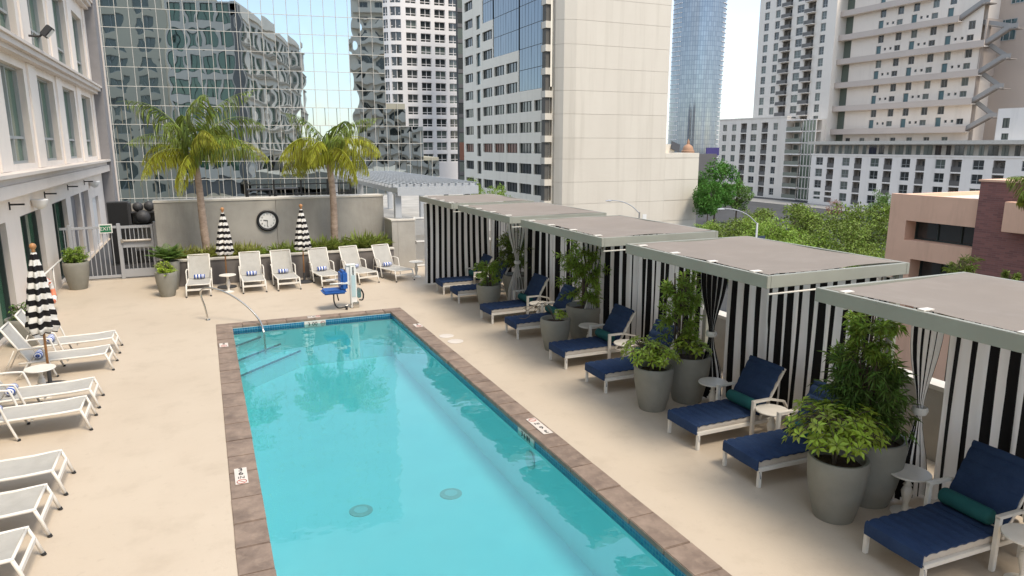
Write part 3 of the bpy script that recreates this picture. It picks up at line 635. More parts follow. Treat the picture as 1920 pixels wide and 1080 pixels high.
def navy_lounger():
    r = empty('cushioned_lounger'); W = .32; m = M['whitemetal']
    f = MB()
    for s in (-1, 1): f.bar((.0, s*W, .235), (1.5, s*W, .235), .045, .05)
    for x in (.03, .75, 1.45): f.bar((x, -W+.023, .235), (x, W-.023, .235), .035, .04)
    f.build('frame', m, r, bevel=.004)
    for (x, s, h) in ((.03, -1, .21), (.03, 1, .21), (1.42, -1, .21), (1.42, 1, .21)): MB().box(-.022, .022, -.022, .022, 0, h).build('leg', m, r, bevel=.004, loc=(x, s*W, 0))
    for s in (-1, 1):
        a = MB(); pts = smooth_pts([(.93, s*(W+.03), .12), (.93, s*(W+.03), .53), (.97, s*(W+.03), .56), (1.2, s*(W+.03), .57), (1.45, s*(W+.03), .52), (1.55, s*(W+.02), .42)], 3)
        a.bar((.93, s*(W+.05), .0), (.93, s*(W+.05), .575), .045, .05, up=(1, 0, 0)); a.bar((.905, s*(W+.05), .575), (1.22, s*(W+.05), .575), .05, .035); a.bar((1.22, s*(W+.05), .575), (1.50, s*(W+.045), .50), .05, .03); a.bar((1.49, s*(W+.045), .505), (1.56, s*(W+.04), .40), .045, .03)
        a.build('armrest', m, r, bevel=.004)
    bf = MB()
    for s in (-1, 1): bf.bar((1.10, s*(W-.01), .27), (1.52, s*(W-.01), .97), .03, .04)
    bf.bar((1.51, -W+.02, .955), (1.51, W-.02, .955), .03, .03); bf.build('backrest_frame', m, r)
    c = MB(); cushion(c, [(.02, .345), (.3, .35), (.7, .35), (1.09, .345)], -W+.005, W-.005, .10); c.build('mattress', M['cream'], r, smooth=True)
    k = MB(); cushion(k, [(1.09, .36), (1.2, .50), (1.42, .88), (1.47, .965)], -W+.005, W-.005, .075); k.build('back_mattress', M['cream'], r, smooth=True)
    t = MB(); cushion(t, [(-.016, .225), (-.017, .31), (-.010, .352), (.015, .366)]+quilt([(.04, .368), (1.08, .372)])+quilt([(1.09, .385), (1.18, .52), (1.40, .905), (1.44, .985)])+[(1.462, 1.005), (1.49, .995), (1.50, .95)], -W-.008, W+.008, .022)
    cv = t.build('navy_cover', M['navy'], r, smooth=True)
    for s in (-1, 1): MB().tube([(.0, s*(W+.012), .25), (.02, s*(W+.018), .19), (.035, s*(W+.02), .12)], .006, 5).build('tie_string', M['navy'], cv)
    return r
nl = navy_lounger(); NLY = [(18.58, 0, 'far'), (17.35, 0, 'near'), (15.0, 1, 'far'), (13.57, 1, 'near'), (11.33, 2, 'far'), (9.92, 2, 'near'), (7.48, 3, 'far'), (6.31, 3, 'near'), (4.15, 4, 'far'), (2.85, 4, 'near')]
NLY = NLY[:9]
def bolster(loc, rz, label):
    rr, hl = .085, .27; prof = [(.004, -hl-.005), (.06, -hl-.002), (rr-.008, -hl+.012), (rr, -hl+.035), (rr*1.03, 0), (rr, hl-.035), (rr-.008, hl-.012), (.06, hl+.002), (.004, hl+.005)]
    o = MB().lathe(prof, 20).build('bolster_pillow', M['teal'], smooth='all'); o.rotation_euler = (math.pi/2, 0, rz); o.location = loc; return tag(o, label, 'pillow', 'teal bolster pillows')
for k, (y, ci, nf_) in enumerate(NLY):
    jit = random.uniform(-.04, .04); which = f"{'farther' if nf_ == 'far' else 'nearer'} one under the {CNAME[ci]}" if ci < 4 else 'at the front under the nearest cabana'
    loc = (5.92+jit, y, 0); rz = R_(random.uniform(-2.2, 2.2)); lab = 'white framed lounger with navy cover, '+which
    if k == 0: nl.location = loc; nl.rotation_euler = (0, 0, rz); tag(nl, lab, 'lounger', 'navy loungers under the cabanas')
    else: dup(nl, loc, rz, lab)
    bolster((5.92+jit+1.04, y+random.uniform(-.02, .02), .47), rz, 'teal bolster pillow on the navy lounger, '+which)

# ------------------------------------------------------------------ white sling loungers (foot at x=0, head at -x)
def sling_lounger():
    r = empty('sling_lounger'); W = .30; m = M['whitemetal']
    f = MB()
    for s in (-1, 1):
        f.tube([(.0, s*W, .335), (-.3, s*W, .315), (-1.25, s*W, .30), (-1.36, s*W, .30)], .02, 8)
    for x, z in ((-.02, .325), (-.62, .27)): f.tube([(x, -W, z), (x, W, z)], .016, 8)
    f.build('side_rails', m, r, smooth='all')
    for s in (-1, 1):
        l_ = MB(); l_.tube([(-.02, s*W, .335), (.03, s*(W+.005), .2), (.09, s*(W+.01), .0)], .02, 8); lo = l_.build('leg', m, r, smooth='all'); MB().tube([(.082, s*(W+.01), .03), (.094, s*(W+.01), -.001)], .024, 8).build('rubber_foot', M['rubber'], lo)
        l_ = MB(); l_.tube(smooth_pts([(-.80, s*(W+.03), .0), (-.90, s*(W+.03), .3), (-.965, s*(W+.035), .52), (-1.02, s*(W+.035), .56), (-1.28, s*(W+.03), .57), (-1.34, s*(W+.01), .55)], 3), .018, 8); ao = l_.build('armrest', m, r, smooth='all'); MB().tube([(-.79, s*(W+.03), .03), (-.80, s*(W+.03), -.001)], .023, 8).build('rubber_foot', M['rubber'], ao)
        l_ = MB(); l_.tube([(-1.22, s*W, .30), (-1.30, s*(W-.01), .15), (-1.42, s*(W-.01), .0)], .018, 8); l_.build('leg', m, r, smooth='all')
    x = MB(); x.bar((.03, -W, .2), (.03, W, .2), .03, .05); x.build('cross_bar', m, r)
    bk = MB()
    for s in (-1, 1): bk.tube([(-1.2, s*(W-.012), .30), (-1.56, s*(W-.012), .95)], .018, 8)
    bk.tube([(-1.56, -W+.012, .95), (-1.56, W-.012, .95)], .018, 8); bk.tube([(-1.40, -W, .55), (-1.62, -W+.06, .1)], .01, 6); bk.tube([(-1.40, W, .55), (-1.62, W-.06, .1)], .01, 6); bk.build('backrest_frame', m, r, smooth='all')
    def sheet(P, name, sag):
        b = MB(); nn = 9
        for (px, pz) in P:
            for j in range(nn): y = -W+.012+(2*W-.024)*j/(nn-1); q = 1-(2*j/(nn-1)-1)**2; b.v.append((px, y, pz-sag*q))
        k0 = len(b.v)
        for (px, pz) in P:
            for j in range(nn): y = -W+.012+(2*W-.024)*j/(nn-1); q = 1-(2*j/(nn-1)-1)**2; b.v.append((px, y, pz-sag*q-.006))
        for i in range(len(P)-1):
            for j in range(nn-1): a = i*nn+j; b.f.append((a, a+nn, a+nn+1, a+1)); b.m.append(0); a += k0; b.f.append((a, a+1, a+nn+1, a+nn)); b.m.append(0)
        return b.build(name, M['sling'], r, smooth='all')
    sheet([(-.03-1.17*k/14, .343-.03*min(1, k/4)+.003*math.sin(k*1.3)) for k in range(15)], 'seat_sling', .022)
    sheet([(-1.21-.345*k/10, .318+.622*k/10) for k in range(11)], 'back_sling', .018)
    return r
def towel(loc, rz, label):
    rr, hl = .065, .15; b = MB(); b.uv = []; n_ = 18; rings = [(.012, -hl), (.04, -hl+.004), (rr, -hl+.012), (rr*1.02, -hl*.5), (rr*1.04, 0), (rr*1.02, hl*.5), (rr, hl-.012), (.04, hl-.004), (.012, hl)]
    for (q, z) in rings:
        for j in range(n_): a = 2*math.pi*j/n_; w_ = 1+.04*math.sin(a*1.0+1); b.v.append((q*w_*math.cos(a), z, q*w_*math.sin(a)*.9)); b.uv.append((z/.085 + (.25 if abs(z) < hl-.02 else q/.05), 0))
    for k in range(len(rings)-1):
        for j in range(n_): a = k*n_+j; c = k*n_+(j+1) % n_; b.f.append((a, c, c+n_, a+n_)); b.m.append(0)
    b.f.append(tuple(range(n_))); b.m.append(0); b.f.append(tuple(range((len(rings)-1)*n_, len(rings)*n_))[::-1]); b.m.append(0)
    o = b.build('rolled_towel', M['towel'], smooth='all'); o.location = loc; o.rotation_euler = (0, 0, rz); return tag(o, label, 'towel', 'rolled blue and white towels')
sg = sling_lounger(); ORD = ['first', 'second', 'third', 'fourth', 'fifth', 'sixth', 'seventh']
LY = [15.82, 14.65, 12.56, 11.6, 9.48, 8.49, 7.5]
for k, y in enumerate(LY):
    loc = (-1.9+random.uniform(-.015, .015), y, 0); rz = R_((1.5, -.5, 1.2, .8, .5, 0, -.5)[k]); lab = f'white sling lounger beside the hotel, {ORD[k]} of seven counted from the gate'
    if k == 0: sg.location = loc; sg.rotation_euler = (0, 0, rz); tag(sg, lab, 'lounger', 'sling loungers along the hotel side')
    else: dup(sg, loc, rz, lab)
    if k < 4: towel((loc[0]-1.10, y+(.0, .02, .04, -.02)[k], .372), 0, f'rolled blue and white towel on the {ORD[k]} lounger from the gate')
FX = [-.36, 1.08, 2.0, 3.2, 4.27, 5.35]; FR = [-2, 0, 2, 6, 11, 14]
for k, x in enumerate(FX):
    rz = -math.pi/2+R_(FR[k]); o = dup(sg, (x-.0+.02*k, 20.72+(.06, 0, 0, .0, .05, .0)[k], 0), rz, f'white sling lounger in front of the planter, {ORD[k]} of six from the left'); o['group'] = 'sling loungers before the planter'
    d = Vector((math.cos(rz), math.sin(rz), 0)); p_ = o.location-d*1.10; towel((p_.x, p_.y, .375), rz, f'rolled blue and white towel on the {ORD[k]} lounger before the planter')

# ------------------------------------------------------------------ pedestal side tables
def side_table():
    r = empty('side_table'); m = M['white']
    MB().lathe([(.20, .478), (.225, .482), (.228, .492), (.222, .502), (.20, .500)], 32).build('table_top', M['whitemetal'], r, smooth=True)
    MB().lathe([(.055, .03), (.035, .06), (.028, .12), (.05, .2), (.062, .27), (.045, .315), (.032, .33), (.05, .345), (.03, .37), (.033, .43), (.07, .465), (.09, .4775)], 20).build('stem', M['whitemetal'], r, smooth='all')
    MB().lathe([(.15, 0), (.15, .015), (.11, .03), (.055, .045)], 28).build('foot', M['whitemetal'], r, smooth=True); return r
st = side_table(); first = True
for (x, y, lab) in ((7.02, 4.86, 'white pedestal side table left of the front navy lounger'), (6.86, 3.5, 'white pedestal side table cut by the right photo edge'), (7.0, 6.93, 'white pedestal side table between the two loungers of the second nearest cabana'), (7.02, 8.2, 'white pedestal side table beside the planters of the second nearest cabana'),
                    (6.98, 10.62, 'white pedestal side table between the middle cabana loungers'), (7.0, 12.0, 'white pedestal side table behind the small middle pot'), (6.95, 14.28, 'white pedestal side table between the second farthest cabana loungers'), (6.95, 17.98, 'white pedestal side table between the farthest cabana loungers'),
                    (.42, 21.1, 'white pedestal side table between first and second planter loungers'), (5.98, 21.2, 'white pedestal side table right of the last planter lounger'), (-2.72, 13.22, 'white pedestal side table under the near closed umbrella')):
    if first: st.location = (x, y, 0); tag(st, lab, 'table', 'white pedestal side tables'); first = False
    else: dup(st, (x, y, 0), random.uniform(0, 3), lab)

# ------------------------------------------------------------------ closed striped umbrellas
def umbrella(x, y, lab, h=2.42, lean=(0, 0), z0=.95):
    r = empty('closed_umbrella', (x, y, 0), label=lab, cat='umbrella', group='closed striped umbrellas'); r.rotation_euler = (lean[0], lean[1], 0)
    MB().tube([(0, 0, .02), (0, 0, h-.1)], .02, 10).build('pole', M['wood'], r, smooth='all')
    MB().lathe([(.02, -.07), (.035, -.05), (.02, -.035), (.045, 0), (.055, .03), (.045, .065), (.012, .085)], 16).build('finial', M['wood'], r, smooth='all', loc=(0, 0, h-.03))
    MB().lathe([(.27, 0), (.27, .03), (.10, .045), (.035, .06), (.03, .3)], 28).build('base', M['darkgrey'], r, smooth=True)
    b = MB(); b.uv = []; nz_ = 60; na = 64; zt = h-.10
    for j in range(nz_+1):
        f = j/nz_; z = zt+(z0-zt)*f; R0 = .05+.19*f**.8; R0 *= (1 if f < .93 else 1-.25*((f-.93)/.07))
        for i in range(na):
            a = 2*math.pi*i/na; fold = .5+.5*math.cos(8*a+.8*math.sin(2*a+f*3)); rr = R0*(.72+.40*fold*min(1, f*3+.2))+.012*math.sin(f*44+i*.2)*f
            zz = z-.02*fold*f+.012*math.sin(3*a+x)*f; b.v.append((rr*math.cos(a), rr*math.sin(a), zz)); b.uv.append((0, f*7.25+.35+.015*math.sin(5*a)))
    for j in range(nz_):
        for i in range(na): a = j*na+i; c = j*na+(i+1) % na; b.f.append((a, a+na, c+na, c)); b.m.append(0)
    b.f.append(tuple(nz_*na+i for i in range(na))[::-1]); b.m.append(0)
    b.build('canopy', M['umbrella'], r, smooth='all'); return r
umbrella(-2.71, 13.75, 'closed black and white striped umbrella beside the hotel loungers', 2.45, (R_(-1.), R_(.3)), .98)
umbrella(.40, 21.85, 'closed black and white striped umbrella left of the wall clock', 2.3, (0, R_(1)), .98)
umbrella(2.60, 21.75, 'closed black and white striped umbrella right of the wall clock', 2.33, (0, R_(.5)), 1.0)
umbrella(-3.06, 10.5, 'closed umbrella whose dark base shows at the left photo edge', 2.4)

# ------------------------------------------------------------------ pots
def pot(x, y, d, h, lab, parent_group='tapered grey planters'):
    r = empty('plant_pot', (x, y, 0), label=lab, cat='pot', group=parent_group); R0 = d/2; B = R0*.68
    MB().lathe([(B*.96, 0), (B, .02), (B+(R0-B)*.45, h*.3), (R0*.955, h*.62), (R0*.995, h*.85), (R0, h*.96), (R0-.012, h), (R0-.04, h), (R0-.055, h-.02), (R0-.075, h-.14)], 40, capt=False).build('pot_body', M['pot'], r, smooth=True)
    b = MB(); n_ = 18; g = random.Random(int(x*100+y*10)); b.v.append((0, 0, h-.085))
    for k in range(1, 6):
        for j in range(n_): a = 2*math.pi*j/n_; q = (R0-.06)*k/5; b.v.append((q*math.cos(a), q*math.sin(a), h-.09+g.uniform(-.015, .015)))
    for j in range(n_): b.f.append((0, 1+j, 1+(j+1) % n_)); b.m.append(0)
    for k in range(4):
        for j in range(n_): a = 1+k*n_+j; c = 1+k*n_+(j+1) % n_; b.f.append((a, a+n_, c+n_, c)); b.m.append(0)
    b.build('soil', M['soil'], r, smooth='all'); return r
pot(6.22, 5.14, .64, .72, 'small grey pot with bright leafy shrub, nearest cabana'); pot(6.88, 5.26, .74, .80, 'large grey pot with tall drooping shrub, nearest cabana')
pot(6.27, 8.72, .62, .70, 'small grey pot with trailing leafy shrub, second nearest cabana'); pot(7.0, 8.80, .70, .78, 'large grey pot with leafy shrub on bark mulch, second nearest cabana')
pot(6.34, 12.25, .62, .66, 'small grey pot with one sprig, middle cabana'); pot(7.3, 12.75, .80, .74, 'large grey pot with airy tall shrub, middle cabana')
pot(6.38, 16.0, .62, .68, 'small grey pot with loose plant, second farthest cabana'); pot(7.55, 16.75, .85, .72, 'large grey pot with brownish shrub, second farthest cabana')
pot(-3.58, 23.35, .68, .80, 'large grey pot with clipped bush before the pool fence'); pot(-1.15, 21.2, .56, .68, 'grey pot with small bush before the sago palm'); pot(-1.12, 22.15, .62, .84, 'grey pot with sago palm beside the planter')
pot(-3.66, 16.95, .66, .60, 'grey pot half hidden behind the near closed umbrella')

# ------------------------------------------------------------------ plants
def whorl_shrub(name, lab, x, y, z, h, rad, nw, m, leaf=.13, seed=0, stems=5, droop=.5, group=None, cat='plant'):
    g = np.random.default_rng(seed); r = empty(name, (x, y, z), label=lab, cat=cat, group=group); pos, dr, up, ln = [], [], [], []; st_ = MB()
    ends = []
    for s in range(stems):
        a = g.uniform(0, 6.28); e = Vector((math.cos(a)*rad*g.uniform(.15, .5), math.sin(a)*rad*g.uniform(.15, .5), h*g.uniform(.5, .85))); st_.tube(smooth_pts([(0, 0, -.12), (e.x*.3, e.y*.3, e.z*.5), tuple(e)], 3), [.014-.0012*k for k in range(7)], 6); ends.append(e)
    for w in range(nw):
        e = ends[w % stems]; d = Vector(tuple(rvec(1, g)[0])); d.z = abs(d.z)*.9-.25; q = Vector((e.x+d.x*rad*.75, e.y+d.y*rad*.75, max(.03, e.z*g.uniform(.55, 1.0)+d.z*h*.38)))
        ax = (q-Vector((0, 0, h*.25))).normalized(); ax = (ax+Vector((0, 0, .6))).normalized(); st_.tube([tuple(e.lerp(Vector((0, 0, e.z*.5)), .3)), tuple((e+q)/2+Vector((0, 0, .03))), tuple(q)], .005, 4)
        u_ = ax.orthogonal().normalized(); v_ = ax.cross(u_); k0 = g.uniform(0, 6.28); nl_ = g.integers(6, 9)
        for k in range(nl_):
            t_ = k0+2*math.pi*k/nl_; dd = u_*math.cos(t_)+v_*math.sin(t_); dd = (dd+ax*(.55-droop*g.uniform(.5, 1.3))).normalized(); pos.append(q+dd*.015); dr.append(dd); up.append(ax); ln.append(leaf*g.uniform(.75, 1.15))
    st_.build('stems', M['bark'], r); ln = np.array(ln); leaves('foliage', [tuple(p) for p in pos], [tuple(p) for p in dr], [tuple(p) for p in up], ln, ln*.42, m, .12, r); return r
def leafy_shrub(name, lab, x, y, z, h, rad, n, m, ll=.12, lw=.03, seed=0, stems=6, droop=.6, lo=.1, group=None, m2=None):
    """upright stems with fine leaves scattered along side shoots"""
    g = np.random.default_rng(seed); r = empty(name, (x, y, z), label=lab, cat='plant', group=group); st_ = MB(); P, D = [], []
    shoots = max(30, n//45)
    for k in range(shoots):
        a = g.uniform(0, 6.28); t0 = g.uniform(lo, 1.)**.8; base = np.array([math.cos(a)*.06, math.sin(a)*.06, h*t0*.8]); R0 = rad*g.uniform(.45, 1.05)*(1.1-.55*abs(t0-.45)); tip = np.array([math.cos(a)*R0, math.sin(a)*R0, h*t0*.8+h*.2*g.uniform(-.3, 1.)])
        mid = (base+tip)/2+np.array([0, 0, .10*h*g.uniform(.3, 1)]); st_.tube([tuple(base), tuple(mid), tuple(tip)], [.006, .004, .002], 4)
        for q in range(n//shoots):
            t_ = g.uniform(.25, 1.08); p_ = (1-t_)**2*base+2*t_*(1-t_)*mid+t_*t_*tip+g.normal(size=3)*rad*.05; d = (tip-base)/np.linalg.norm(tip-base)*.6+rvec(1, g)[0]*.9; d[2] -= droop; P.append(p_); D.append(d)
    for s in range(stems):
        a = g.uniform(0, 6.28); st_.tube(smooth_pts([(math.cos(a)*.04, math.sin(a)*.04, -.1), (math.cos(a)*.07, math.sin(a)*.07, h*.5), (math.cos(a)*.12, math.sin(a)*.12, h*.9)], 3), [.014-.0013*k for k in range(7)], 6)
    st_.build('stems', M['bark'], r); P = np.array(P); D = np.array(D); L_ = ll*g.uniform(.7, 1.25, len(P)); U_ = rvec(len(P), g)*.5+np.array([0, 0, 1.]); leaves('foliage', P, D, U_, L_, L_*lw/ll, m, .1, r); return r
whorl_shrub('umbrella_plant', 'bright green shrub with rosette leaves in the front small pot', 6.18, 5.16, .66, .66, .46, 165, M['leafbright'], .105, 3, 7)
whorl_shrub('umbrella_plant', 'bright green shrub trailing over the second nearest small pot', 6.24, 8.74, .64, .52, .40, 120, M['leafbright'], .095, 5, 7, .7)
whorl_shrub('umbrella_plant', 'bright green shrub on bark mulch in the second nearest large pot', 7.0, 8.74, .72, .38, .26, 34, M['leafbright'], .11, 8, 4)
whorl_shrub('umbrella_plant', 'short sprig in the middle small pot', 6.40, 12.2, .60, .24, .13, 11, M['leafbright'], .085, 9, 2)
leafy_shrub('drooping_shrub', 'tall dark drooping fine-leaved shrub in the nearest large pot', 6.84, 5.36, .70, 1.12, .48, 3600, M['leafdark'], .15, .017, 11, 7, .75)
leafy_shrub('drooping_shrub', 'upper yellow-green growth of the tall shrub left of the nearest tied curtain', 6.92, 5.46, 1.25, 1.1, .36, 1300, M['leaf'], .12, .022, 12, 4, .5)
leafy_shrub('bamboo', 'tall airy green bamboo behind the second nearest large pot', 7.05, 9.15, .02, 2.25, .38, 2100, M['leaf'], .11, .024, 13, 8, .45, .3)
leafy_shrub('bamboo', 'tall airy green shrub in the middle large pot', 7.3, 12.75, .64, 1.65, .58, 3000, M['leaf'], .12, .030, 14, 8, .4)
leafy_shrub('bamboo', 'loose brownish green shrub in the second farthest large pot', 7.55, 16.75, .62, 1.35, .55, 3200, M['leafolive'], .11, .03, 15, 7, .3)
leafy_shrub('potted_plant', 'loose leafy plant in the second farthest small pot', 6.38, 16.0, .58, .75, .38, 900, M['leaf'], .11, .035, 16, 5, .3)
leafy_shrub('potted_bush', 'dense clipped green bush in the pot before the pool fence', -3.58, 23.35, .70, .52, .34, 2600, M['leaf'], .07, .022, 17, 6, .1, 0.)
leafy_shrub('potted_bush', 'small bright bush in the pot before the sago palm', -1.15, 21.2, .58, .40, .27, 900, M['leafbright'], .08, .035, 18, 5, .1, 0.)
leafy_shrub('potted_bush', 'sparse dark plant in the pot behind the near closed umbrella', -3.66, 16.95, .50, .38, .24, 360, M['leafdark'], .09, .03, 19, 5, .2, 0.)
# a bare twig arching over from the middle small pot
tw = MB()
for k in range(4): a = R_(95+k*28); tw.tube(smooth_pts([(0, 0, 0), (math.cos(a)*.25, math.sin(a)*.25, .30+.04*k), (math.cos(a)*.62, math.sin(a)*.62, .30-.05*k), (math.cos(a)*.80, math.sin(a)*.80, .16)], 4), .005, 5)
tag(tw.build('bare_twigs', M['bark'], loc=(6.34, 12.25, .58)), 'bare arching twigs growing from the middle small pot', 'twigs')
# fan of stiff fronds: sago palm
sp = empty('sago_palm', (-1.12, 22.15, .82), label='dark green sago palm with stiff fronds beside the planter', cat='plant')
def feather(L_, nl_, ll, lw, e0, e1, hang, seed, m, name='frond', tip=.35, side=1.):
    """one pinnate frond in local space, along +x"""
    g = np.random.default_rng(seed); n_ = 24; pts = [np.zeros(3)]; ds = []
    for k in range(n_): a = e0+(e1-e0)*(k/n_)**1.1; d = np.array([math.cos(a), 0, math.sin(a)]); ds.append(d); pts.append(pts[-1]+d*L_/n_)
    P, D, U_, LN = [], [], [], []
    for k in range(nl_):
        t = .16+.84*k/(nl_-1); i = min(n_-1, int(t*n_)); f_ = t*n_-i; p_ = pts[i]*(1-f_)+pts[i+1]*f_; d = ds[i]
        for s in (-1, 1):
            w_ = ll*(math.sin(math.pi*min(1, .18+t*.9))**.6)*g.uniform(.8, 1.1)*(1-.35*(t > .9)); dd = d*g.uniform(.35, .6)+np.array([0, s, 0])*side*g.uniform(.8, 1.0)+np.array([0, 0, -hang*g.uniform(.6, 1.4)]); dd /= np.linalg.norm(dd)
            # two segments: out, then hanging
            P.append(p_); D.append(dd); U_.append(np.array([0, 0, 1.])+d*.1); LN.append(w_*.55); d2 = dd*.6+np.array([0, 0, -hang*1.1]); d2 /= np.linalg.norm(d2); P.append(p_+dd*w_*.42); D.append(d2); U_.append(np.array([0, s*.5, .8])); LN.append(w_*.62)
    me = leaves(name, P, D, U_, np.array(LN), lw, m, .08, False)
    st_ = MB(); st_.tube([tuple(p_) for p_ in pts], [max(.003, .016*(1-k/n_)) for k in range(n_+1)], 5); rm = st_.mesh('rachis', m); bm = bmesh.new(); bm.from_mesh(me); bm.from_mesh(rm); bm.to_mesh(me); bm.free(); return me, rm
fr = feather(.68, 30, .19, .018, R_(55), R_(5), .05, 1, M['leafdark'])
for k in range(22):
    a = 2*math.pi*k*.382; o = link('frond', fr[0], sp, (0, 0, 0), (0, R_(20-46*(k/22)), a))
# queen palms behind the planter
def palm(x, y, z0, h, lab, nfr, seed, Lf=2.1, bend=.05, yel=.35, lean=(0, 0), spread=1., stiff=0.):
    g = random.Random(seed); r = empty('palm_tree', (x, y, z0), label=lab, cat='palm tree', group='palms'); tk = MB(); n_ = 40; pts = []; rs = []
    for k in range(n_+1):
        t = k/n_; pts.append((lean[0]*t*t+.03*math.sin(t*5+seed), lean[1]*t*t, h*t)); rs.append((.125-.035*t+.06*max(0, .12-t)/.12)*(1+.05*math.sin(k*2.6)+.03*g.uniform(-1, 1)))
    tk.tube(pts, rs, 14); tk.build('trunk', M['palmbark'], r, smooth=True); top = Vector(pts[-1])
    MB().lathe([(.10, -.25), (.13, -.1), (.11, .15), (.05, .5), (.01, .7)], 12).build('crown_shaft', M['leafolive'], r, smooth=True, loc=tuple(top))
    var = [feather(Lf*g.uniform(.9, 1.08), 44, .80, .018, R_(e0), R_(e1), hg, seed*10+i, mm) for i, (e0, e1, hg, mm) in enumerate(((84, 2, .9, M['leafpalm']), (64, -55, 1.3, M['leafpalm']), (48, -75, 1.5, M['leafyellow']), (22, -88, 1.5, M['leafyellow']), (72, -32, 1.1, M['leafpalm'])))]
    for k in range(nfr):
        q = k/nfr; i = 0 if q < .12 else 4 if q < .25 else 1 if q < 1-yel-.15 else 2 if q < .93 else 3
        o = link('frond', var[i][0], r, tuple(top+Vector((0, 0, .12))), (R_(g.uniform(-14, 14)), R_(g.uniform(-16, 16)-stiff), 2*math.pi*k*.382+g.uniform(-.25, .25))); s = g.uniform(.72, 1.12)*spread; o.scale = (s, s, s)
    return r
palm(-.05, 23.25, .70, 2.95, 'taller queen palm with wide feathery crown left of the clock', 16, 3, 3.0, yel=.30, lean=(-.16, 0))
palm(3.84, 23.3, .70, 3.1, 'slimmer queen palm with drooping fronds right of the clock', 14, 5, 2.4, yel=.62, lean=(-.08, 0), stiff=-14)
# ground cover in the planter: strappy clumps
def clump_mesh(seed, n, h, rad, m, w=.022):
    g = np.random.default_rng(seed); P, D, U_, LN = [], [], [], []
    for k in range(n):
        a = g.uniform(0, 6.28); e = g.uniform(.15, 1.); d0 = np.array([math.cos(a)*e, math.sin(a)*e, 1.1]); d0 /= np.linalg.norm(d0); l_ = h*g.uniform(.6, 1.2); b0 = np.array([math.cos(a), math.sin(a), 0])*rad*.25*g.uniform(0, 1)
        P.append(b0); D.append(d0); U_.append([math.cos(a), math.sin(a), .2]); LN.append(l_*.6); d1 = d0+np.array([math.cos(a), math.sin(a), 0])*.7*e-np.array([0, 0, .6*e]); P.append(b0+d0*l_*.5); D.append(d1); U_.append([math.cos(a), math.sin(a), .8]); LN.append(l_*.6)
    return leaves('blades', P, D, U_, np.array(LN), w, m, .08, False)
cm_ = [clump_mesh(1, 110, .45, .4, M['strap']), clump_mesh(2, 120, .42, .45, M['strap'], .02), clump_mesh(3, 110, .55, .4, M['strap2'], .024), clump_mesh(4, 70, .34, .3, M['leaf'], .03)]
spots = [(-.85+.21*k, 22.98+.16*(k % 2), 1 if k % 3 else 0) for k in range(11)]+[(1.45, 22.95, 3), (1.75, 23.1, 3), (2.0, 22.95, 2), (2.35, 23.05, 2), (2.62, 22.95, 3), (2.95, 23.0, 2), (3.3, 23.0, 2), (3.62, 22.95, 2), (3.95, 23.05, 2), (4.3, 22.95, 3), (4.65, 23.0, 2), (4.98, 22.95, 2), (5.3, 23.05, 2)]
for k, (x, y, i) in enumerate(spots):
    o = link('strappy_plant', cm_[i], None, (x, y, .68), (0, 0, k*1.9)); s = random.uniform(.75, 1.05)*(1.2 if x > 4.4 else 1); o.scale = (s, s, s)
    OW = ['first', 'second', 'third', 'fourth', 'fifth', 'sixth', 'seventh', 'eighth', 'ninth', 'tenth', 'eleventh', 'twelfth', 'thirteenth', 'fourteenth', 'fifteenth', 'sixteenth', 'seventeenth', 'eighteenth', 'nineteenth', 'twentieth', 'twenty-first', 'twenty-second', 'twenty-third', 'twenty-fourth']
    tag(o, f"{'yellow-green' if i < 2 else 'green'} strappy clump in the planter, {OW[k]} from its left end", 'plant', 'strappy clumps in the planter')

# ------------------------------------------------------------------ pool lift, life ring, rail by the hotel
lf = empty('pool_lift', (3.3, 17.72, 0), label='white pool lift with blue seat at the far pool edge', cat='pool lift')
bx('mast', -.07, .09, -.09, .07, .0, 1.10, M['white'], lf, .015); bx('mast_face', -.04, .06, -.1, -.092, .3, .86, mat('lift_panel', (.45, .58, .60), .4), lf)
bx('mast_foot', -.03, .13, -.12, .1, .003, .16, M['steel'], lf, .01); bx('top_head', -.16, .1, -.08, .08, 1.101, 1.14, M['white'], lf, .01); bx('back_plate', -.16, -.075, -.06, .06, .6, 1.10, M['white'], lf, .01)
b = MB()
for k in range(6): b.box(-.005, .03, -.104, -.0925, 0.88+.035*k, .895+.035*k)
b.build('adjust_holes', M['black'], lf)
sb = MB(); sb.box(-.33, -.16, -.26, .2, .5, 1.0); o = sb.build('seat_back', M['bluelift'], lf, bevel=.05); o.location = (0, 0, 0)
sb = MB(); sb.box(-.78, -.2, -.28, .22, .43, .53); sb.build('seat', M['bluelift'], lf, bevel=.04); bx('belt', -.335, -.155, -.265, .205, .68, .72, M['white'], lf)
MB().tube(smooth_pts([(-.5, -.1, .43), (-.5, -.12, .2), (-.42, -.14, .06), (-.25, -.16, .06), (-.2, -.18, .05)], 4), .018, 8).tube([(-.4, .1, .43), (-.36, .05, .2)], .016, 8).tube([(-.21, -.17, .1), (-.21, -.2, .0)], .03, 8).build('footrest_tube', M['black'], lf, smooth='all')
MB().tube([(-.3, -.16, .08), (0, -.05, .12)], .014, 8).build('link_bar', M['steel'], lf, smooth='all'); bx('battery_box', .095, .2, -.08, .1, .25, .5, M['steel'], lf, .02); MB().tube(smooth_pts([(.2, 0, .48), (.26, -.02, .35), (.24, -.04, .2), (.15, -.05, .2)], 4), .02, 8).build('cable', M['black'], lf, smooth='all')
for s in (-.33, .26): MB().tube([(-.28, s, .72), (-.62, s, .72)], .018, 8).build('arm', M['white'], lf, smooth='all')
lr = empty('life_ring', (-3.72, 20.2, .55), label='orange and white life ring leaning by the hotel wall', cat='life ring'); lr.rotation_euler = (0, R_(80), 0)
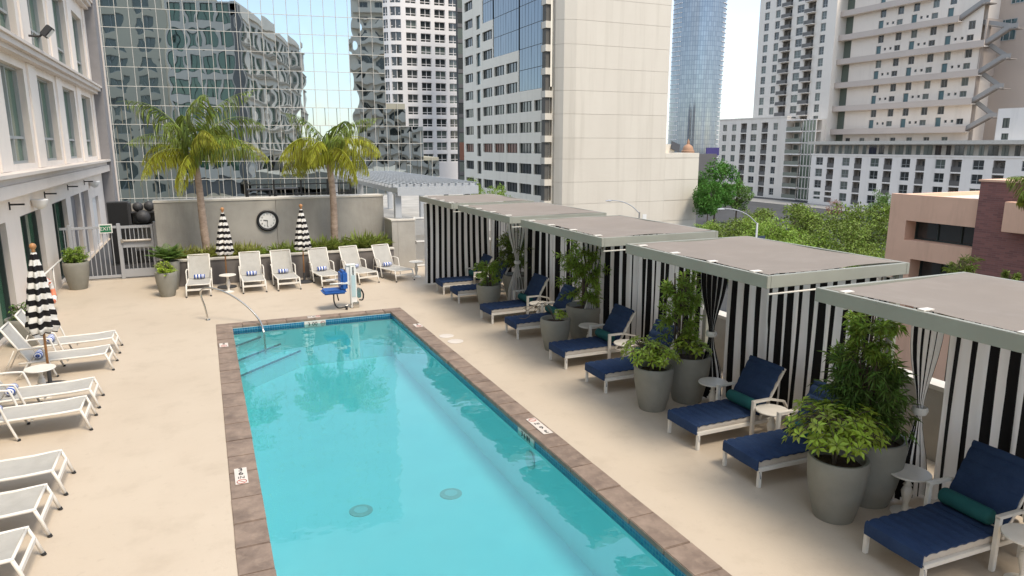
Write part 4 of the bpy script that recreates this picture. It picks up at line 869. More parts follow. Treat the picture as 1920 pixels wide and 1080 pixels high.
for k in range(8):
    a0 = 2*math.pi*k/8; MB().tube([(.27*math.cos(a0+2*math.pi/8*j/6), .27*math.sin(a0+2*math.pi/8*j/6), 0) for j in range(7)], .062, 12).build('ring_segment', M['orange'] if k % 2 else M['white'], lr, smooth='all')
MB().tube([(.345*math.cos(2*math.pi*k/24), .345*math.sin(2*math.pi*k/24), .01) for k in range(25)], .008, 6).build('rope', M['white'], lr)
ls = empty('life_ring_stand', (-3.86, 20.2, 0), label='white post carrying the life ring beside the hotel wall', cat='stand'); bx('post', -.03, .03, -.03, .03, 0, 1.0, M['white'], ls); bx('foot', -.12, .12, -.12, .12, 0.003, .03, M['white'], ls); bx('hook', .03, .2, -.02, .02, .78, .81, M['white'], ls)
wr = empty('wall_handrail', (-3.9, 22.4, 0), label='cream painted handrail along the hotel wall behind the umbrella', cat='handrail')
MB().tube([(.0, -3.0, .86), (.0, 2.0, .92)], .025, 10).build('rail', M['whitemetal'], wr, smooth='all')
for y in (-2.9, -.5, 1.9): MB().tube([(0, y, .003), (0, y, .88)], .02, 8).build('post', M['whitemetal'], wr, smooth='all')

# ------------------------------------------------------------------ city: colours
M['white_b'] = mat('tower_white', (.80, .755, .715), .7, var=.04, vscale=.1)
M['offwhite'] = mat('office_wall', (.85, .775, .645), .75, var=.05, vscale=.12)
M['blank'] = mat('blank_wall', (.66, .60, .505), .8, vscale=.16, col2=(.61, .55, .46), stretch=(1, 1, .4))
M['beige'] = mat('apartment_beige', (.79, .72, .635), .8, var=.05, vscale=.1)
M['beige2'] = mat('terrace_wall', (.80, .705, .61), .8, var=.05, vscale=.1)
M['beigedark'] = mat('terrace_dark', (.47, .39, .33), .8, var=.05, vscale=.1)
M['parapet'] = mat('balcony_parapet', (.54, .46, .40), .8, var=.06, vscale=.2)
M['lowwhite'] = mat('low_block_white', (.87, .81, .745), .75, var=.04, vscale=.15)
M['greige'] = mat('penthouse', (.45, .41, .35), .8, var=.05)
M['sage'] = mat('sage', (.13, .155, .125), .7)
M['pinkwall'] = mat('salmon_stucco', (.84, .53, .37), .85, vscale=.5, col2=(.77, .48, .33), bump=.1, bscale=15)
M['fglass'] = mat('far_glass', (.035, .04, .04), .06, spec=.8)
M['fglass2'] = mat('far_glass_curtained', (.11, .13, .115), .1, spec=.8)
M['tealdoor'] = mat('teal_door', (.09, .16, .17), .5)
M['tealglass'] = mat('teal_glass', (.03, .085, .10), .05, spec=1., coat=.5)
M['brickandreflection'] = mat('brick_and_reflection', (.20, .085, .055), .35)  # brick tone of the dark slab's band, also painted reflection in office panes
M['mirror'] = mat('mirror_glass', (.53, .595, .605), .015, metal=1.)
M['mirrordark'] = mat('blue_mirror_glass', (.14, .175, .21), .02, metal=1.)
M['mullion'] = mat('mullion', (.62, .58, .50), .5)
M['brick'] = None
m = bpy.data.materials.new('brick'); m.use_nodes = True; n = m.node_tree.nodes; L = m.node_tree.links; p = n['Principled BSDF']; p.inputs['Roughness'].default_value = .85
t = n.new('ShaderNodeTexCoord'); sx = n.new('ShaderNodeSeparateXYZ'); ad = n.new('ShaderNodeMath'); ad.operation = 'ADD'; cx_ = n.new('ShaderNodeCombineXYZ'); br = n.new('ShaderNodeTexBrick')
L.new(t.outputs['Object'], sx.inputs[0]); L.new(sx.outputs[0], ad.inputs[0]); L.new(sx.outputs[1], ad.inputs[1]); L.new(ad.outputs[0], cx_.inputs[0]); L.new(sx.outputs[2], cx_.inputs[1]); L.new(cx_.outputs[0], br.inputs['Vector'])
br.inputs['Scale'].default_value = 1; br.inputs['Brick Width'].default_value = .4; br.inputs['Row Height'].default_value = .1; br.inputs['Mortar Size'].default_value = .008; br.inputs['Color1'].default_value = (.29, .125, .105, 1); br.inputs['Color2'].default_value = (.20, .088, .078, 1); br.inputs['Mortar'].default_value = (.25, .15, .13, 1)
L.new(br.outputs['Color'], p.inputs['Base Color']); M['brick'] = m

weather(M['blank'], .5, .5, .8, (.46, .41, .33), .55, (1.6, 1.6, .07)); weather(M['offwhite'], .4, .52, .8, (.60, .53, .43), .5, (1.5, 1.5, .1)); weather(M['beige2'], .35, .5, .8, (.58, .49, .41), .5, (1.4, 1.4, .12)); weather(M['beige'], .35, .5, .8, (.58, .51, .43), .5, (1.4, 1.4, .12)); weather(M['lowwhite'], .4, .52, .8, (.62, .57, .51), .5, (1.4, 1.4, .12)); weather(M['pinkwall'], .9, .5, .8, (.50, .30, .20), .5, (1.2, 1.2, .2)); weather(M['hotel'], .8, .52, .8, (.58, .53, .48), .45, (1.5, 1.5, .15)); weather(M['hotel2'], 1.2, .52, .8, (.42, .38, .34), .5, (1.5, .6, 1))
def xframe(X, sgn=-1):   # facade in the plane x=X facing -X; s = -y (grows towards the camera)
    return lambda s, n_, z: (X-n_, -s, z)
def yframe(Y): return lambda s, n_, z: (s, Y-n_, z)     # facade in the plane y=Y facing -Y
def zrow(u, v, X=None, Y=None): return (gx(u, v, X) if X else gy(u, v, Y)).z
ZG = -10.

# ------------------------------------------------------------------ mirror glass building (stepped on its right)
gd = Vector((math.sin(R_(98.9)), math.cos(R_(98.9)), 0)); gn = Vector((-gd.y, gd.x, 0));
if gn.y > 0: gn = -gn
g0 = gw(450, 200, 60); g0.z = 0
def gplane(u, v):
    d = ray(u, v); k = (g0-_C).dot(gn)/d.dot(gn); return _C+d*k
def gs(u, v): q = gplane(u, v); return (q-g0).dot(gd), q.z
mg = empty('mirror_glass_building', (g0.x, g0.y, 0), math.atan2(gd.y, gd.x), label='stepped mirror glass office building reflecting its neighbours', cat='building')
PW, PH = 1.02, 1.535
def pane_mesh(seed):
    g = random.Random(seed); n_ = 8; b = MB(); tx, tz = g.gauss(0, .0022), g.gauss(0, .0026); d = g.uniform(.0004, .0026)*g.choice((1, 1, -1)); k1 = g.uniform(0, 6)
    for j in range(n_+1):
        for i in range(n_+1):
            x = (i/n_-.5)*(PW-.05); z = (j/n_-.5)*(PH-.05); q = (1-(2*i/n_-1)**2)*(1-(2*j/n_-1)**2); b.v.append((x, -d*q+tx*x+tz*z+.0012*math.sin(5*x/PW+k1)*math.cos(4*z/PH), z))
    for j in range(n_):
        for i in range(n_): a = j*(n_+1)+i; b.f.append((a, a+1, a+n_+2, a+n_+1)); b.m.append(0)
    return b.mesh('pane', M['mirror'], smooth='all')
PM_ = [pane_mesh(i) for i in range(14)]
steps = [(gs(719, 60)[0], 99.), (gs(761, 220)[0], gs(740, 193)[1]), (gs(794, 270)[0], gs(775, 246)[1]), (gs(824, 310)[0], gs(805, 294)[1])]    # (right edge, top)
sL = gs(150, 100)[0]-2.; zlo = gs(450, 380)[1]-1.0; zhi = gs(450, 0)[1]+1.2
rest = MB(); cols = int((steps[3][0]-sL)/PW)+1; npane = 0; gl_ = random.Random(3)
sR = [s for s, _ in steps]
c0 = sL; vis_top = gs(450, -4)[1]
zrows = [zlo+PH*k for k in range(int((zhi+16-zlo)/PH)+1)]
def right_at(z):
    r_ = sR[0]
    for (s, tp) in steps[1:]:
        if z < tp: r_ = max(r_, s)
    return r_
mull = MB()
for z in zrows:
    rr = right_at(z+PH*.5); nc = int(round((rr-sL)/PW))
    for k in range(nc):
        s = rr-PW*(k+.5)
        if z < vis_top and npane < 300: link('pane', gl_.choice(PM_), mg, (s, -.02, z+PH/2)); npane += 1
        else: rest.box(s-PW/2+.025, s+PW/2-.025, -.02, .0, z+.025, z+PH-.025)
    mull.box(sL, rr, -.05, .02, z-.022, z+.022)
for k in range(int((sR[3]-sL)/PW)+1):
    s = sR[0]-PW*int((sR[0]-sL)/PW)+PW*k if True else 0
    zt_ = max([zrows[-1]] if s <= sR[0]+.1 else [tp for (ss, tp) in steps[1:] if s <= ss+.1] or [zlo]); mull.box(s-.017, s+.017, -.045, .02, zlo, zt_)
mull.build('mullions', M['mullion'], mg); o = rest.build('upper_panes', M['mirror'], mg); o['kind'] = 'stuff'
bk = MB(); bk.box(sL, sR[0]-.05, .03, 25, ZG, zrows[-1]+PH)
for (s, tp) in steps[1:]: bk.box(sR[0]-.04, s-.05, .03+.01*steps.index((s, tp)), 20, ZG, tp-.05)
bk.build('building_mass', mat('glass_mass', (.36, .335, .255), .6), mg)
bk = MB(); bk.box(sL, sR[3], -.03, .02, ZG, zlo); bk.build('base_wall', M['concrete'], mg)

# ------------------------------------------------------------------ white tower with rounded corner
YA = 168.; ta = empty('white_tower', (gy(725, 273, YA).x, YA, ZG), label='white high-rise with a grid of square windows and rounded left corner', cat='building')
af0 = yframe(YA); O = ta.location.copy(); af = lambda s, n_, z: tuple(Vector(af0(s, n_, z))-O)
colA = [(764, 783.7), (791, 810), (817, 836.5), (843, 860.5), (869, 887)]; zr = [gy(800, v, YA).z for v in (17.5, 40, 63)]; dzA = (gy(800, 17.5, YA).z-gy(800, 290, YA).z)/12
z0A = gy(800, 17.5+14.8, YA).z; hs = []
for (ua, ub) in colA:
    xa, xb = gy(ua, 150, YA).x, gy(ub, 150, YA).x
    for k in range(-12, 3): hs.append((xa, xb, z0A+k*dzA, z0A+k*dzA+1.95))
xl = gy(760, 150, YA).x; zA1 = 46.
hs = [h for h in hs if h[2] > ZG+6 and h[3] < zA1]
wall_holes('wall', xl, xl+24, ZG, zA1, hs, M['white_b'], ta, af, .35)
gA = random.Random(4)
for h in hs: window(ta, af, h, .35, M['white_b'], gA.choice((M['fglass'], M['fglass'], M['fglass2'])), 2, 1, .10, .12, hsplit=.3)
# rounded corner: quarter cylinder with two window bays
Rr = xl-gy(722, 150, YA).x; b = MB(); NS = 12; segs = [(math.pi/2*k/NS) for k in range(NS+1)]
def cyl(t, z, off=0.): return (xl-Rr*0-(Rr+off)*math.sin(t)-O.x, YA+Rr-(Rr+off)*math.cos(t)-O.y, z-O.z)
bays = ((1, 5), (6, 9)); zc = ZG
zlev = []
for k in range(-12, 3):
    a = z0A+k*dzA
    if a > ZG+6 and a+1.95 < zA1: zlev.append((a, a+1.95))
for i in range(NS):
    inb = any(a <= i < c for a, c in bays); z = ZG
    for (a, c) in zlev:
        b.quad(cyl(segs[i+1], z), cyl(segs[i], z), cyl(segs[i], a), cyl(segs[i+1], a))
        if not inb: b.quad(cyl(segs[i+1], a), cyl(segs[i], a), cyl(segs[i], c), cyl(segs[i+1], c))
        else: b.quad(cyl(segs[i+1], a, -.2), cyl(segs[i], a, -.2), cyl(segs[i], a), cyl(segs[i+1], a))
        z = c
    b.quad(cyl(segs[i+1], z), cyl(segs[i], z), cyl(segs[i], zA1), cyl(segs[i+1], zA1))
b.build('corner_wall', M['white_b'], ta, smooth=True)
for (a, c) in zlev:
    for (i0, i1) in bays:
        w_ = MB()
        for i in range(i0, i1): w_.quad(cyl(segs[i+1], a, -.3), cyl(segs[i], a, -.3), cyl(segs[i], c, -.3), cyl(segs[i+1], c, -.3))
        for i in (i0, (i0+i1)//2, i1): w_.bar(cyl(segs[i], a, -.22), cyl(segs[i], c, -.22), .12, .12, 1)
        w_.bar(cyl(segs[i0], a+.55, -.25), cyl(segs[i1], a+.55, -.25), .1, .1, 1); w_.build('window', [M['fglass'], M['white_b']], ta)
bx('building_mass', xl-O.x, xl+24-O.x, .4, 22, 0, zA1-ZG, M['white_b'], ta); bx('building_mass', xl-Rr+.4-O.x, xl-O.x-.01, Rr, 21.9, 0, zA1-ZG-.01, M['white_b'], ta)
for o_ in [o_ for o_ in ta.children if o_.name.startswith('wall')]: pass

# dark slab between the white tower and the office block
YB = 152.; xb0 = gy(859.5, 150, YB).x; db = empty('dark_slab_tower', (xb0, YB, ZG), label='narrow dark glass tower strip with brick-red base band', cat='building')
bx('mass', 0, 9, .1, 1.2, 0, 62, M['darkgrey'], db)
for k in range(19):
    z = 1+k*3.2; zz = z+ZG
    bx('glass_band', 0, 9, -.02, .098, z+.9, z+3.1, M['fglass2'] if k % 3 else M['fglass'], db); bx('spandrel', 0, 9, -.06, .096, z+.05, z+.88, mat('slab_spandrel', (.12, .115, .115), .6), db)
bx('brick_band', 0, 9, -.1, -.062, gy(866, 300, YB).z-ZG, gy(866, 267, YB).z-ZG, M['brickandreflection'], db)

# ------------------------------------------------------------------ office block with stepped dark glass, and its blank end wall
XC = 48.44; YC0 = 96.3; oc = empty('office_block', (XC, YC0, ZG), label='off-white office block with ribbon windows and stepped dark glass corner', cat='building')
cf0 = xframe(XC); O2 = oc.location.copy(); cf = lambda s, n_, z: tuple(Vector(cf0(s, n_, z))-O2)
colC = [(873.4, 888), (894.5, 902), (906, 923.4), (927, 945.6), (949, 970), (973.7, 996.6), (1001, 1025)]
yC = [(-gx(a, 260, XC).y, -gx(c, 260, XC).y) for a, c in colC]
ztop6 = gx(1013, 186.6, XC).z; zb6 = gx(1013, 207, XC).z; dz = (gx(1013, 186.6, XC).z-gx(1013, 348, XC).z)/4; hC = ztop6-zb6
nrow = [12, 9, 8, 6, 6, 4, 4]     # rows counted from the lowest visible one (row 0 = ztop6-4dz)
zsill0 = zb6-4*dz; holes = []; wl = []
for ci_, (a, c) in enumerate(yC):
    for k in range(-2, nrow[ci_]+(1 if ci_ in (5, 6) else 1)):
        zz = zsill0+k*dz; tall = .75 if ci_ == 1 else 0
        h = (a, c, zz-tall, zz+hC)
        if h[2] > ZG+1: holes.append(h); wl.append((h, ci_, k))
zg1 = gx(1010, 166, XC).z; zg2 = gx(950, 101, XC).z; zg3 = gx(915, 40, XC).z; ZC1 = 46.
y_g = [(-gx(972, 260, XC).y, -gx(1030.5, 260, XC).y, zg1), (-gx(925, 260, XC).y, -gx(972, 260, XC).y, zg2), (-gx(906, 260, XC).y, -gx(925, 260, XC).y, zg3)]
def inglass(h): return any(a-.1 < (h[0]+h[1])/2 < c+.1 and h[3] > z-.4 for a, c, z in y_g)
wl = [w for w in wl if not inglass(w[0])]; holes = [w[0] for w in wl]
wall_holes('wall', -gx(870, 260, XC).y, -YC0, ZG, ZC1, holes+[(a, c, z, ZC1) for a, c, z in y_g], M['offwhite'], oc, cf, .3)
gC = random.Random(6)
for (h, ci_, k) in wl:
    gm = M['brickandreflection'] if (k == 2 and ci_ in (0, 2, 3, 4)) else (M['tealglass'] if ci_ == 1 and k > 4 else M['fglass'])  # one row of panes has a reflection of brick painted into its colour
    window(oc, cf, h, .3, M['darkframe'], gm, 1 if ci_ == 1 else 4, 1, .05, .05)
for (a, c, z) in y_g:
    npn = int(round((c-a)/1.15)); zz = z
    while zz < ZC1-1:
        for k in range(npn):
            w_ = (c-a)/npn; o = MB(); key = ('gl', round(w_, 3), round(dz, 3), gC.randrange(5))
            if key not in WCACHE:
                q = random.Random(str(key)); b_ = MB(); ti, tj = q.gauss(0, .004), q.gauss(0, .004)
                b_.quad((.04, ti*.04, .05), (w_-.04, ti*w_, .05), (w_-.04, ti*w_+tj*dz, dz-.05), (.04, ti*.04+tj*dz, dz-.05)); WCACHE[key] = b_.mesh('glass_panel', M['mirrordark'])
            o = link('glass_panel', WCACHE[key], oc); p0 = Vector(cf(a+k*w_, -.12, zz)); o.matrix_basis = Matrix(((0, -1, 0, p0.x), (-1, 0, 0, p0.y), (0, 0, 1, p0.z), (0, 0, 0, 1)))
        zz += dz
    bx('glass_backing', .15, .4, -c-YC0+.001, -a-YC0-.001, z-ZG, ZC1-ZG, M['black'], oc)
bx('building_mass', .45, 14, .1, -YC0+gx(870, 260, XC).y, 0, ZC1-ZG-.1, M['offwhite'], oc)
# blank end wall tower
YD = 94.3; xd0 = gy(1046, 260, YD).x; xd1 = gy(1249, 260, YD).x; xd2 = gy(1308, 350, YD).x; zwing = gy(1280, 287, YD).z
bt = empty('blank_tower', (xd0, YD, ZG), label='tall windowless cream concrete tower with horizontal joints', cat='building'); W_ = xd1-xd0; ch = gy(1078, 260, YD).x-xd0
zj = [gy(1150, v, YD).z for v in (340, 297.5, 259, 215, 172, 130, 87, 42, 0)]; stepz = (zj[-1]-zj[0])/8; zj = [zj[0]-stepz*3, zj[0]-stepz*2, zj[0]-stepz]+zj+[zj[-1]+stepz*k for k in (1, 2, 3)]
for k in range(len(zj)-1):
    b = MB(); b.prism([(0, 3.2), (.25, 1.6), (1.1, .5), (ch, 0), (W_, 0), (W_, 16), (0, 16)], zj[k]-ZG+.018, zj[k+1]-ZG-.018); b.build('wall_panel', M['blank'], bt)
b = MB(); b.prism([(.1, 3.3), (.35, 1.7), (1.15, .6), (ch, .1), (W_-.1, .1), (W_-.1, 15.9), (.1, 15.9)], 0, zj[-1]-ZG-.05); b.build('core', mat('joint', (.54, .495, .42), .8), bt)
for k in range(5):
    z1 = min(zj[k+1], zwing) if k < 4 else zwing
    if zj[k] < zwing-.5: bx('wing_panel', W_+.01, xd2-xd0, 0, 12, max(0, zj[k]-ZG+.03), min(zj[k+1]-.03, zwing)-ZG, M['blank'], bt, .02)
bx('wing_core', W_+.02, xd2-xd0-.1, .1, 11.9, 0, zwing-ZG-.05, MATS['joint'], bt)
# dark slots in the seam between office block and blank tower
for k in range(-1, 12):
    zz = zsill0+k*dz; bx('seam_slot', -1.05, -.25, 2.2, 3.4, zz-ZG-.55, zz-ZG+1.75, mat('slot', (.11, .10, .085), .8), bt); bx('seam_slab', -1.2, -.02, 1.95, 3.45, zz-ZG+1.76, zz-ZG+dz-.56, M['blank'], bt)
rp_ = empty('rooftop_plant', (xd1+1.0, YD+2, zwing), label='beige rooftop box with tilted dark solar panel on the low wing', cat='roof unit'); bx('box', -.6, 2.2, 0, 2.5, 0, 1.4, M['blank'], rp_); o = bx('solar_panel', -.9, .9, -.05, .05, -.7, .7, M['darkgrey'], rp_); o.location = (2.3, -.1, 1.0); o.rotation_euler = (R_(-20), R_(20), 0)

# ------------------------------------------------------------------ blue glass tower far behind
ec = gw(1299, 273, 480); eb = empty('blue_glass_tower', (ec.x, ec.y, ZG), YAW*-1, label='distant curved blue glass skyscraper with stacked white balconies', cat='building')
m = bpy.data.materials.new('blue_curtain_wall'); m.use_nodes = True; n = m.node_tree.nodes; L = m.node_tree.links; p = n['Principled BSDF']; p.inputs['Metallic'].default_value = .85; p.inputs['Roughness'].default_value = .08
uv = n.new('ShaderNodeUVMap'); br = n.new('ShaderNodeTexBrick'); br.offset = 0; br.inputs['Scale'].default_value = 1; br.inputs['Brick Width'].default_value = 1.5; br.inputs['Row Height'].default_value = 3.; br.inputs['Mortar Size'].default_value = .1
br.inputs['Color1'].default_value = (.30, .33, .36, 1); br.inputs['Color2'].default_value = (.24, .27, .30, 1); br.inputs['Mortar'].default_value = (.13, .16, .21, 1); L.new(uv.outputs['UV'], br.inputs['Vector']); L.new(br.outputs['Color'], p.inputs['Base Color'])
b = MB(); b.uv = []; NA = 48; a1, b1 = 17.2, 14.; HE = 150
for k in range(NA+1):
    a = 2*math.pi*k/NA
    for z in (0, HE): b.v.append((a1*math.cos(a), b1*math.sin(a), z)); b.uv.append((k*2.05, z))
for k in range(NA): i = 2*k; b.f.append((i, i+2, i+3, i+1)); b.m.append(0)
b.build('curtain_wall', m, eb, smooth='all')
for (side, a0, a2) in (('l', R_(180), R_(218)), ('r', R_(318), R_(360))):
    for k in range(46):
        z = 3+k*3.0; s_ = MB(); P = [(a1*1.0*math.cos(a0+(a2-a0)*i/6), b1*math.sin(a0+(a2-a0)*i/6)) for i in range(7)]; Q = [(q[0]*1.03, q[1]*1.03) for q in P]
        s_.prism(P+Q[::-1] if side == 'x' else Q+P[::-1], z, z+.35); s_.build('balcony_slab', M['white_b'], eb)

# ------------------------------------------------------------------ apartment blocks along the street on the right
def apartment(name, lab, X, uL, uR, vref, ztop, cols, zs0, dzf, rows, hwin, wm, nwin=(2, .35), depth=14, balc=(), rail_h=1.0, gseed=1, extra_holes=(), skip=lambda c, k: False):
    yL = gx(uL, vref, X).y; yR = gx(uR, vref, X).y; r = empty(name, (X, yR, ZG), label=lab, cat='building'); O_ = r.location.copy(); f0 = xframe(X); ff = lambda s, n_, z: tuple(Vector(f0(s, n_, z))-O_)
    hs_ = []; g = random.Random(gseed)
    for ci_, (a, c) in enumerate(cols):
        sa, sc = -gx(a, vref, X).y, -gx(c, vref, X).y
        for k in range(rows):
            z = zs0+k*dzf
            if skip(ci_, k): continue
            if ci_ in balc: hs_.append(((sa, sc, z-.55, z+dzf-.85), ci_, k))
            else: hs_.append(((sa, sc, z, z+hwin), ci_, k))
    hs_ = [h for h in hs_ if h[0][3] < ztop-.1]
    wall_holes('wall', -yL, -yR, ZG, ztop, [h[0] for h in hs_]+list(extra_holes), wm, r, ff, .22)
    for (h, ci_, k) in hs_:
        if ci_ in balc:
            # recessed balcony: back wall with glass door, railing in front
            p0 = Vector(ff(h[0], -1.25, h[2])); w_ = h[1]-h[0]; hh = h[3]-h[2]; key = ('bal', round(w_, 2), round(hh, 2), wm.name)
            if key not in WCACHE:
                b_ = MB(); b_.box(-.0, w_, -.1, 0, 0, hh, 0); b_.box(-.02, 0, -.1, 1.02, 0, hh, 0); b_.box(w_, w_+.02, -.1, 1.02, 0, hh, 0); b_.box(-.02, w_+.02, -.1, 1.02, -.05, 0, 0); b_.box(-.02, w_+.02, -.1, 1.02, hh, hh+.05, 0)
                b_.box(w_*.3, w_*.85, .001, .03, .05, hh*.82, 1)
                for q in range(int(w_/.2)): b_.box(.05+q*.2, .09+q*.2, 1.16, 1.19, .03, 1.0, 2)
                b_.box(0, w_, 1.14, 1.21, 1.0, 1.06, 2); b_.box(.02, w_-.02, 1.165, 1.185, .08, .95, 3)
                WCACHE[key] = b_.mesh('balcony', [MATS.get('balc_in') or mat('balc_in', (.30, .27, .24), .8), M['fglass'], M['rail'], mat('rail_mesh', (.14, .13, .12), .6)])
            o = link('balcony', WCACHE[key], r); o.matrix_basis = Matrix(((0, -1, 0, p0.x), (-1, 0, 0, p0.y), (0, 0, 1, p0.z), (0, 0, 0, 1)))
        else: window(r, ff, h, .22, M['winframe'], g.choice((M['fglass'], M['fglass'], M['fglass2'])), nwin[0], 1, .07, .07, hsplit=nwin[1])
    bx('building_mass', 1.4, depth, .2, yL-yR-.2, 0, ztop-ZG-.2, wm, r); bx('end_wall', .001, 1.39, 0.001, .199, 0, ztop-ZG, wm, r); bx('roof_edge', -.12, 1.5, -.1, yL-yR+.1, ztop-ZG, ztop-ZG+.35, wm, r)
    return r, ff
XG = gw(1475, 273, 185).x
zG0 = gx(1452, 243.6, XG).z; dG = (gx(1452, 231, XG).z-gx(1452, 374, XG).z)/7
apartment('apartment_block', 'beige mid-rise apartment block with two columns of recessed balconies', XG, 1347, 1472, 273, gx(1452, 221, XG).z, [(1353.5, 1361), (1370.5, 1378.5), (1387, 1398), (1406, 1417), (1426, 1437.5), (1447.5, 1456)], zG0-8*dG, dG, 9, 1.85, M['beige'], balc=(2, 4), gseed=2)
# rounded glass bay beside it
XS = XG-.2; gb = empty('glass_bay_block', (XS, gx(1524, 273, XS).y, ZG), label='green glazed apartment bay with stacked white balconies', cat='building'); yA_, yB_, yM_ = gx(1472, 273, XS).y, gx(1524, 273, XS).y, gx(1500, 273, XS).y
zt_ = gx(1490, 224, XS).z
bx('back_wall', 2.5, 8, 0, yA_-yB_, 0, zt_-ZG, M['beige'], gb)
for k in range(9):
    z = zt_-k*dG-.3
    bx('balcony_slab', -.2, 2.5, yM_-yB_+.02, yA_-yB_, z-ZG, z-ZG+.3, M['lowwhite'], gb); bx('balcony_slab', .5, 2.5, 0, yM_-yB_, z-ZG, z-ZG+.25, M['lowwhite'], gb)
    if k < 8:
        zz = z-dG-ZG+.3; bx('balcony_rail', -.15, -.1, yM_-yB_+.1, yA_-yB_-.1, zz, zz+1.0, mat('glass_rail', (.20, .21, .17), .3), gb)
        npn = 4
        for q in range(npn): y0 = (yM_-yB_)*q/npn; bx('pane', .62, .68, y0+.08, y0+(yM_-yB_)/npn-.08, zz, zz+dG-.32, mat('bay_glass', (.10, .13, .09), .08, spec=.9), gb)
        for q in range(2): y0 = yM_-yB_+(yA_-yM_)*(.1+.45*q); bx('door_glass', 2.42, 2.49, y0, y0+(yA_-yM_)*.35, zz, zz+2.2, M['fglass2'], gb)
for q in range(5): y0 = (yM_-yB_)*q/4; bx('mullion', .5, .75, y0-.07, y0+.07, 0, zt_-ZG, M['lowwhite'], gb)
# beige tower
XH = XG+3.5; zH0 = gx(1434, 118, XH).z; dH = (gx(1434, 18.1, XH).z-gx(1434, 195.5, XH).z)/9
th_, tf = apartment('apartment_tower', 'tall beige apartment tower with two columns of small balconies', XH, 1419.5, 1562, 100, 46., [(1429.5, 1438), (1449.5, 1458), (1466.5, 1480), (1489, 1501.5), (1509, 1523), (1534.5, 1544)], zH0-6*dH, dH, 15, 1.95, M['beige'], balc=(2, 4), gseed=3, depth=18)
for ci_, (a, c) in enumerate(((1466.5, 1480), (1509, 1523))):
    sa, sc = -gx(a, 100, XH).y, -gx(c, 100, XH).y
    for k in range(15):
        z = zH0-6*dH+k*dH-.58; p0 = Vector(tf(sa, 1.0, z)); bx('balcony_slab', -1.0, -.01, -(sc-sa)-.2, .4, -.14, .02, M['beige'], th_).location = Vector(tf(sa, 0, z)); bx('balcony_rail', -.98, -.93, -(sc-sa)-.15, .35, .03, .95, M['rail'] if 0 else mat('rail_mesh', (.14, .13, .12), .6), th_).location = Vector(tf(sa, 0, z))

# terraced gallery building
XI = XG+6.5; yI0 = gx(1562, 150, XI).y; yI1 = gx(1829, 150, XI).y; ti = empty('gallery_apartment_building', (XI, yI1, ZG), label='large beige apartment building with long gallery parapets and zigzag outdoor stairs', cat='building'); O3 = ti.location.copy(); f0_ = xframe(XI); tfI = lambda s, n_, z: tuple(Vector(f0_(s, n_, z))-O3)
# levels: parapet bottoms measured at u=1690
zb = [gx(1690, v/3.856, XI-1.3).z for v in (964, 781, 594, 408, 219, 36)]; dI = (zb[5]-zb[0])/5; zb = [zb[0]+dI*k for k in range(7)]
ends = [gx(u, 200, XI).y for u in (1813, 1818, 1823, 1828, 1766+10, 1707+14, 1660)]
doors = [(x/3.856+1600) for x in (-28, 195, 420, 655)]; per = gx(1609, 140, XI).y-gx(1667, 140, XI).y
holes = []; kinds = []
s_end = -yI1; s_beg = -yI0
yd0 = gx(1600+655/3.856, 130, XI).y     # the door nearest the camera
for lv in range(7):
    zf = zb[lv]+.1
    for q in range(-1, 7):
        yc_ = yd0+q*per*.985
        if not (ends[lv]+1.5 < yc_ < yI0-5): continue
        for (dy, w_, z0_, h_, kd) in ((0, 1.3, .7, 2.5, 'd'), (-1.75, .6, 2.0, .6, 'v'), (-3.2, .6, 2.0, .6, 'v'), (-4.9, 1.5, 1.6, 1.2, 'w'), (-.4, 1.5, 3.85, 1.7, 'w'), (-5.0, 1.5, 3.85, 1.7, 'w')):
            y_ = yc_+dy
            if y_-w_/2 < ends[lv]+.4 or (kd != 'x' and zf+z0_+h_ > 45): continue
            holes.append((-y_-w_/2, -y_+w_/2, zf+z0_, zf+z0_+h_)); kinds.append(kd)
        # (one dwelling: door, two vents, window, and two windows above)
base_w = [(-yc-.7, -yc+.7, zb[0]-2.3, zb[0]-.9) for yc in [yd0+q*per*.49-2 for q in range(-1, 12)] if ends[0]+1 < yc < yI0-4]
holes += base_w; kinds += ['w']*len(base_w)
wall_holes('wall', s_beg+4.6, s_end, ZG, 46, holes, M['beige2'], ti, tfI, .2)
gI = random.Random(9)
for h, kd in zip(holes, kinds):
    if kd == 'd': window(ti, tfI, h, .2, M['winframe'], M['tealdoor'], 1, 1, .06, name='door')
    else: window(ti, tfI, h, .2, M['winframe'], gI.choice((M['fglass'], M['fglass'], M['fglass2'])), 1 if kd == 'v' else 2, 1, .06)
bx('sage_recess', .8, 1.5, yI0-4.6-yI1, yI0-yI1, 0, 56, M['sage'], ti)
bx('building_mass', 1.51, 16, .1, yI0-yI1, 0, 56, M['beige2'], ti)
for lv in range(7):
    z = zb[lv]-ZG; e = ends[lv]-yI1
    bx('gallery_slab', -1.35, -.001, e-1.2, yI0-yI1+.6, z, z+.18, M['beige2'], ti); bx('gallery_parapet', -1.5, -1.36, e-1.2, yI0-yI1+.6, z-.02, z+1.3, M['parapet'], ti)
    bx('sage_slab', .0, .79, yI0-4.58-yI1, yI0-yI1-.01, z, z+.4, M['beige2'], ti)
